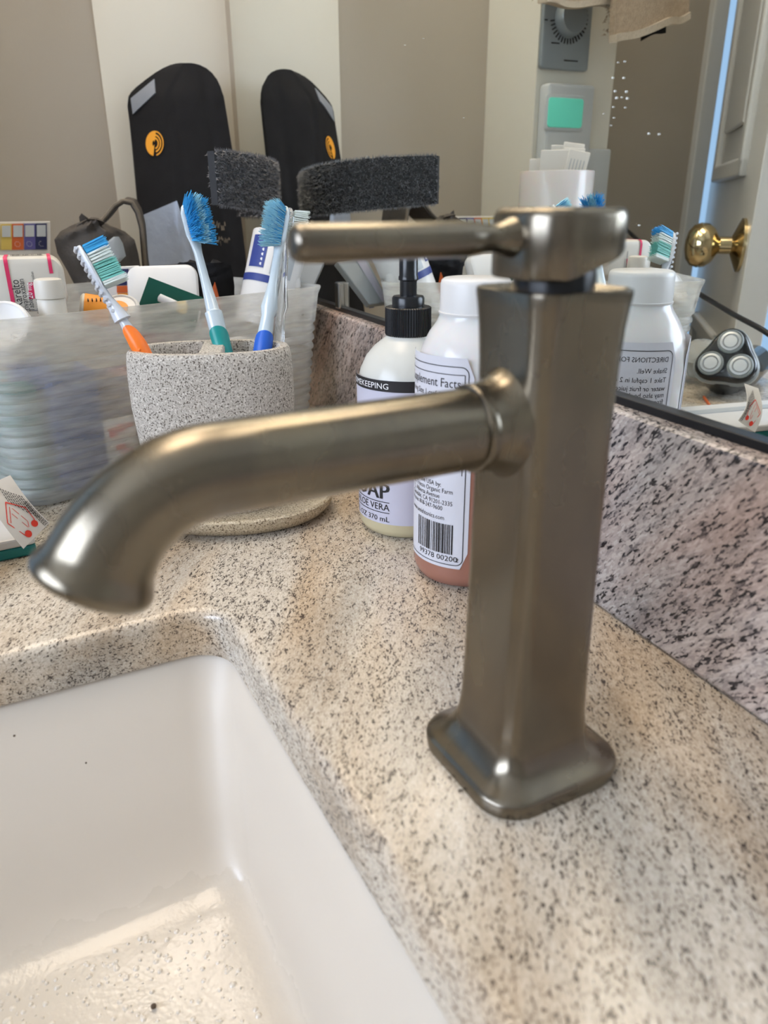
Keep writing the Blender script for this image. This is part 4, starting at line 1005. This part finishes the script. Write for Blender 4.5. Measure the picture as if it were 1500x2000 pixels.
LA, LB2 = (-36, 955), (20, 925); LC, LD = (97, 1018), (46, 1072)
def lpx(x, y): return at(x, y, 0, .466+(1000-y)*.00016)
def lfn(u, v):
    x = (LA[0]*(1-u)+LB2[0]*u)*(1-v)+(LD[0]*(1-u)+LC[0]*u)*v; y = (LA[1]*(1-u)+LB2[1]*u)*(1-v)+(LD[1]*(1-u)+LC[1]*u)*v
    return lpx(x, y)+Vector((-.006*math.sin(math.pi*v)-.003*u*u, 0, 0))
mk('sheet', slab(lfn, 10, 14, .0004), M['paper'], lf)
def lsurf(u, v, e=.0006): return Vector(lfn(u, v))-VX*e
def lstroke(g, pts, wdt=.020):
    for (u0, v0), (u1, v1) in zip(pts[:-1], pts[1:]):
        d = Vector((u1-u0, v1-v0)); n = Vector((-d.y, d.x)).normalized()*wdt/2
        g.add([lsurf(u0+n.x, v0+n.y), lsurf(u0-n.x, v0-n.y), lsurf(u1-n.x, v1-n.y), lsurf(u1+n.x, v1+n.y)], [(0, 1, 2, 3)])
g = G(False)
lstroke(g, [(.42, .30), (.80, .52), (.78, .76), (.70, .80)], .022); lstroke(g, [(.42, .30), (.12, .55), (.30, .90)], .022); lstroke(g, [(.44, .38), (.20, .58)], .015); lstroke(g, [(.48, .42), (.60, .72), (.52, .80)], .014); lstroke(g, [(.38, .48), (.50, .80)], .014)
for cx, cy, r1 in ((.70, .82, .085), (.38, .88, .085)): g.add([lsurf(cx+r1*math.cos(a)*1.1, cy+r1*.75*math.sin(a)) for a in [2*math.pi*j/12 for j in range(12)]], [tuple(range(12))])
mk('red_drawing', g, M['redink'], lf)
g = G(False); rs = random.Random(9)
for k in range(9):
    u = .50+.052*k; v = .10+.03*k
    while v < (.30+.06*k):
        l_ = rs.uniform(.02, .05); lstroke(g, [(u, v), (u+.01, min(v+l_, .97))], .020); v += l_+.014
for k in range(4):
    u = .86+.035*k; v = .45
    while v < .96: l_ = rs.uniform(.02, .05); lstroke(g, [(u, v), (u, min(v+l_, .97))], .018); v += l_+.014
mk('small_print', g, M['ink'], lf)

# ------------------------------------------------------------------ things beside the basket that show only in the mirror
# canister with paper packets
CP = Vector((.860, .095, 0)); CR = .046
can = thing('plastic_canister', 'milky white canister full of paper packets reflected above the faucet lever', 'canister', CP)
mk('wall', G().lathe([(0, CR-.002), (.002, CR), (.2385, CR), (.240, CR-.0006), (.240, CR-.0016), (.2385, CR-.002), (.004, CR-.002)], CP, seg=48), M['frost2'], can)
pspec = [(-.012, .014, .256, -2, 0), (-.004, -.010, .264, 0, 12), (.002, .008, .270, 2, -8), (.010, -.004, .266, 3, 4), (-.030, .002, .272, 8, 10), (-.040, -.017, .262, 11, -12)]
labs = ['white paper packet at the left of the canister', 'white paper packet with folded top in the middle of the canister', 'tall white paper packet at the back of the canister', 'printed white paper packet leaning right in the canister', 'white paper packet with black mark near the canister rim', 'white paper packet leaning furthest over the canister rim']
dv = Vector((-.55, .83, 0))                  # to the right as the mirror shows it
for k, (o1, o2, zt_, tilt, yaw_) in enumerate(pspec):
    b0 = CP+dv*(o1*.3)+Vector((.83, .55, 0))*o2; ax3 = (dv*math.cos(R(tilt))-EZ*math.sin(R(tilt)), Vector((.83, .55, 0)), EZ*math.cos(R(tilt))+dv*math.sin(R(tilt)))
    b0.z = .008; h_ = (zt_-.008)/2/math.cos(R(tilt)); c_ = b0+ax3[2]*h_+dv*o1*.3
    pp = tag(mk('paper_packet', G(False).box(c_, (.0195 if k < 3 else .013, .0012, h_), ax3), M['paper'], None, .0008), labs[k], 'packet', 'paper packets in the canister')
    gg = G(False)
    for q in range(5): gg.box(c_+ax3[0]*(-.008+.004*q)-ax3[1]*.0014+ax3[2]*(h_-.022), (.0005, .0001, .012), ax3)
    if k > 2: mk('print', gg, M['grey_pl'], pp)
# rotary shaver lying with its heads to the mirror
sh = vat(1420, 700, 0, .600)
sn = Vector((-.52, -.72, .46)).normalized(); sax = frame(sn, Vector((.8, -.55, 0)))
SS = .87
sv = thing('electric_shaver', 'black and grey rotary shaver with three round heads reflected in the mirror', 'shaver', Vector((sh.x+.02, sh.y+.03, 0)))
def tri(r0, r1, z, n=48):
    r0, r1, z = r0*SS, r1*SS, z*SS
    return [sh+sax[0]*math.cos(a)*(r0+r1*math.cos(3*(a-R(90))))+sax[1]*math.sin(a)*(r0+r1*math.cos(3*(a-R(90))))+sax[2]*z for a in [2*math.pi*j/n for j in range(n)]]
mk('head_plate', G().loft([tri(.031, .0045, -.008), tri(.034, .005, -.004), tri(.034, .005, .0), tri(.031, .005, .004), tri(.028, .004, .005)]), M['shv_black'], sv)
mk('grey_ring', G().loft([tri(.0335, .005, -.018), tri(.0362, .005, -.012), tri(.0365, .005, -.007), tri(.034, .005, -.0045)]), M['shv_grey'], sv)
back = sh-sax[2]*.016; floorp = Vector((sh.x+.030, sh.y+.060, .022))
mk('grip', G().tube([back+sax[2]*.004, back-sax[2]*.012-EZ*.004, back.lerp(floorp, .5)-EZ*.002, floorp, floorp+Vector((.03, .05, 0)), floorp+Vector((.040, .068, .0))], [.029, .0285, .0255, .022, .0205, .010], 24), M['shv_black'], sv)
for k in range(3):
    a = R(90+120*k); hc = sh+sax[0]*math.cos(a)*.0172+sax[1]*math.sin(a)*.0172+sax[2]*.0038
    hd_ = mk('shaving_head', G().lathe([(-.002, .0132), (.0018, .0132), (.0028, .0122), (.0022, .0114), (.0022, 0)], hc, sax[2], 28), M['shv_grey'], sv)
    mk('foil_ring', G().lathe([(.002, .0108), (.0034, .0105), (.0036, .0082), (.0026, .0074), (.0034, .0066), (.0035, 0)], hc, sax[2], 28), M['chrome'], hd_)
# cup with navy band
cpv = Vector((.443, .0845, 0))
cu = thing('banded_cup', 'white cup with navy band at the right edge of the mirror', 'cup', cpv)
mk('cup', G().lathe([(0, .0235), (.001, .0245), (.083, .0285), (.0855, .0295), (.0862, .0288), (.0855, .0278), (.083, .0272), (.003, .0232)], cpv, seg=40), M['white_pl'], cu)
mk('band', G().lathe([(.038, .0266), (.0428, .0268)], cpv, (0, 0, 1), 40, False, False), M['navy_d'], cu)
mk('pale_panel', G().lathe([(.046, .0270), (.074, .0283)], cpv, (0, 0, 1), 40, False, False), M['label2'], cu)
# black cord
cpts = [vat(1190, 428, 0, .962), vat(1230, 455, 0, .90), vat(1330, 548, 0, .72), vat(1420, 607, 0, .62), vat(1500, 652, 0, .55), vat(1580, 720, 0, .49)]
q = cpts[-1]; cpts += [Vector((q.x-.04, q.y+.03, .02)), Vector((q.x-.08, q.y+.05, .0035))]
def cr(P, n=8):
    out = []
    for i in range(len(P)-1):
        p0, p1, p2, p3 = P[max(i-1, 0)], P[i], P[i+1], P[min(i+2, len(P)-1)]
        for k in range(n): t = k/n; out.append(.5*((2*p1)+(p2-p0)*t+(2*p0-5*p1+4*p2-p3)*t*t+(-p0+3*p1-3*p2+p3)*t**3))
    return out+[P[-1]]
cdo = thing('power_cord', 'black power cord sloping across the reflection above the shaver', 'cord', cpts[-1])
mk('cable', G().tube(cr(cpts), .0029, 10), M['black_pl'], cdo)
mk('plug', G().rbox(cpts[0]+Vector((.004, 0, 0)), (.010, .010, .012), .004), M['black_pl'], cdo)
# crumpled clear bag
bgc = vat(1372, 690, 0, .66); gb = G()
rsb = random.Random(4); ringsb = []
for i in range(9):
    th = math.pi*(i+.5)/9
    ringsb.append([Vector((bgc.x+.02, bgc.y+.03, .026))+Vector((math.sin(th)*math.cos(p_)*.042, math.sin(th)*math.sin(p_)*.034, math.cos(th)*.0245))*(1+.0*i)*rsb.uniform(.82, 1.05) for p_ in [2*math.pi*j/16 for j in range(16)]])
tag(mk('plastic_bag', gb.loft(ringsb), M['bag']), 'crumpled clear plastic bag behind the shaver in the reflection', 'bag')
pk_ = vat(1385, 786, 2, .002)
pko = tag(mk('floss_pick', G().tube([pk_+Vector((-.012, -.012, .0006)), pk_+Vector((.02, .012, .0006))], .0014, 8), M['orange_p']), 'thin orange pick lying on the counter in the reflection', 'pick')

# ------------------------------------------------------------------ wall devices on the pier (seen in the mirror)
tm_c = Vector((PX0, .171, .433)); 
tm = thing('timer_switch', 'grey wall timer plate with toothed round dial', 'timer switch', Vector((PX0, .171, .370)))
ayz = (Vector((0, 1, 0)), EZ, Vector((-1, 0, 0)))
mk('plate', G().rbox(tm_c+Vector((-.004, 0, 0)), (.0385, .063, .004), .004, (Vector((0, 1, 0)), EZ, -VX), 4, .002), M['plate'], tm)
dc = vat(1104, 38, 0, PX0); dc.x = PX0-.008
g = G(False)
for k in range(36):
    if 15 <= k <= 18: continue
    a = 2*math.pi*k/36; d = Vector((0, math.cos(a), math.sin(a))); g.box(dc+d*.0265+Vector((-.0004, 0, 0)), (.0032, .0008, .0004), frame(-VX, d))
mk('dial_marks', g, M['ink'], tm)
mk('dial', G().lathe([(0, .0225), (.004, .0225), (.012, .0205), (.014, .019), (.014, 0)], dc, -VX, 36), M['plate'], tm)
g = G(False)
for yy, zz, hw_ in ((.165, .400, .008), (.192, .381, .014), (.148, .425, .003), (.193, .409, .004)): g.box(Vector((PX0-.0085, yy-.012, zz)), (.0003, hw_*.8, .0007))
mk('small_marks', g, M['ink'], tm, kind='stuff')
th = thing('thermostat', 'pale grey wall thermostat with lit green screen under the timer', 'thermostat', Vector((PX0, .175, .19)))
mk('case', G().rbox(Vector((PX0-.011, .1760, .275)), (.0385, .077, .011), .005, (Vector((0, 1, 0)), EZ, -VX), 4, .004), M['plate_w'], th)
mk('side_cover', G().rbox(Vector((PX0-.006, .236, .235)), (.0235, .040, .006), .003, (Vector((0, 1, 0)), EZ, -VX), 4, .002), M['plate_w'], th)
s0, s1 = vat(1070, 190, 0, PX0-.022), vat(1133, 251, 0, PX0-.022)
sb = mk('screen_bezel', G().rbox(Vector((PX0-.0225, (s0.y+s1.y)/2, (s0.z+s1.z)/2)), ((s1.y-s0.y)/2+.004, (s0.z-s1.z)/2+.004, .0012), .004, (Vector((0, 1, 0)), EZ, -VX)), M['plate_w'], th)
mk('screen', G().rbox(Vector((PX0-.0240, (s0.y+s1.y)/2, (s0.z+s1.z)/2)), ((s1.y-s0.y)/2, (s0.z-s1.z)/2, .0010), .004, (Vector((0, 1, 0)), EZ, -VX)), M['lcd'], sb)
# towel over a bar
tw = thing('hand_towel', 'tan terry hand towel with pale hem hanging over a bar, reflected top right', 'towel', Vector((.92, .25, .40)))
def lobe(x0, x1, yb0, yb1, X, ph, tag_=False):
    def f(u, v):
        x = x0+(x1-x0)*u; yb = yb0+(yb1-yb0)*u; y = -300+(yb+300)*v
        p = vat(x, y, 0, X); return p+Vector((.008*math.sin(u*7+ph)+.004*math.sin(v*5+ph), 0, .002*math.sin(u*11+ph)))
    tf = mk('terry_fold', slab(f, 24, 24, .010), M['towel'], tw)
    lg_ = G(False); rt2 = random.Random(int(x0))
    for k in range(2600):
        u, v = rt2.random(), .55+.41*rt2.random(); p = Vector(f(u, v)); d = Vector((rt2.choice((-1, -1, 1))*1.0, rt2.uniform(-.9, .9), rt2.uniform(-1.1, .5))).normalized()
        if d.x > 0: p = p+VX*.010
        s_ = Vector((0, .0011, .0003)); e = p+d*rt2.uniform(.003, .0055); lg_.add([p-s_, p+s_, p+EZ*.0012, e], [(0, 1, 3), (1, 2, 3), (2, 0, 3)])
    mk('terry_loops', lg_, M['towel'], tf, kind='stuff')
    def h(u, v): return Vector(f(u, .965+.040*v))+Vector((-.0015, 0, 0))
    mk('hem', slab(h, 24, 3, .013), M['towel_hem'], tw)
    return f
lobe(1046, 1206, 8, 24, .925, 0.0)
f2 = lobe(1196, 1343, 84, 34, .885, 1.4)
g = G()
def tagf(u, v): return Vector(f2(.42+.44*u, .985+.055*v))+Vector((.013, 0, 0))
mk('black_tag', slab(tagf, 6, 3, .0010), M['black_matt'], tw)
zbar = vat(1200, -300, 0, .90).z
tbr = thing('towel_bar', 'short metal towel bar fixed to the pier above the timer', 'towel bar', Vector((PX0, .21, zbar)))
mk('bar', G().tube([Vector((.905, .10, zbar+.004)), Vector((.905, .40, zbar+.004))], .006, 12), M['steel'], tbr)
mk('bracket', G().tube([Vector((.905, .15, zbar+.004)), Vector((PX0, .15, zbar+.004))], .007, 12), M['steel'], tbr)
mk('bracket', G().tube([Vector((.905, .245, zbar+.004)), Vector((PX0, .245, zbar+.004))], .007, 12), M['steel'], tbr)
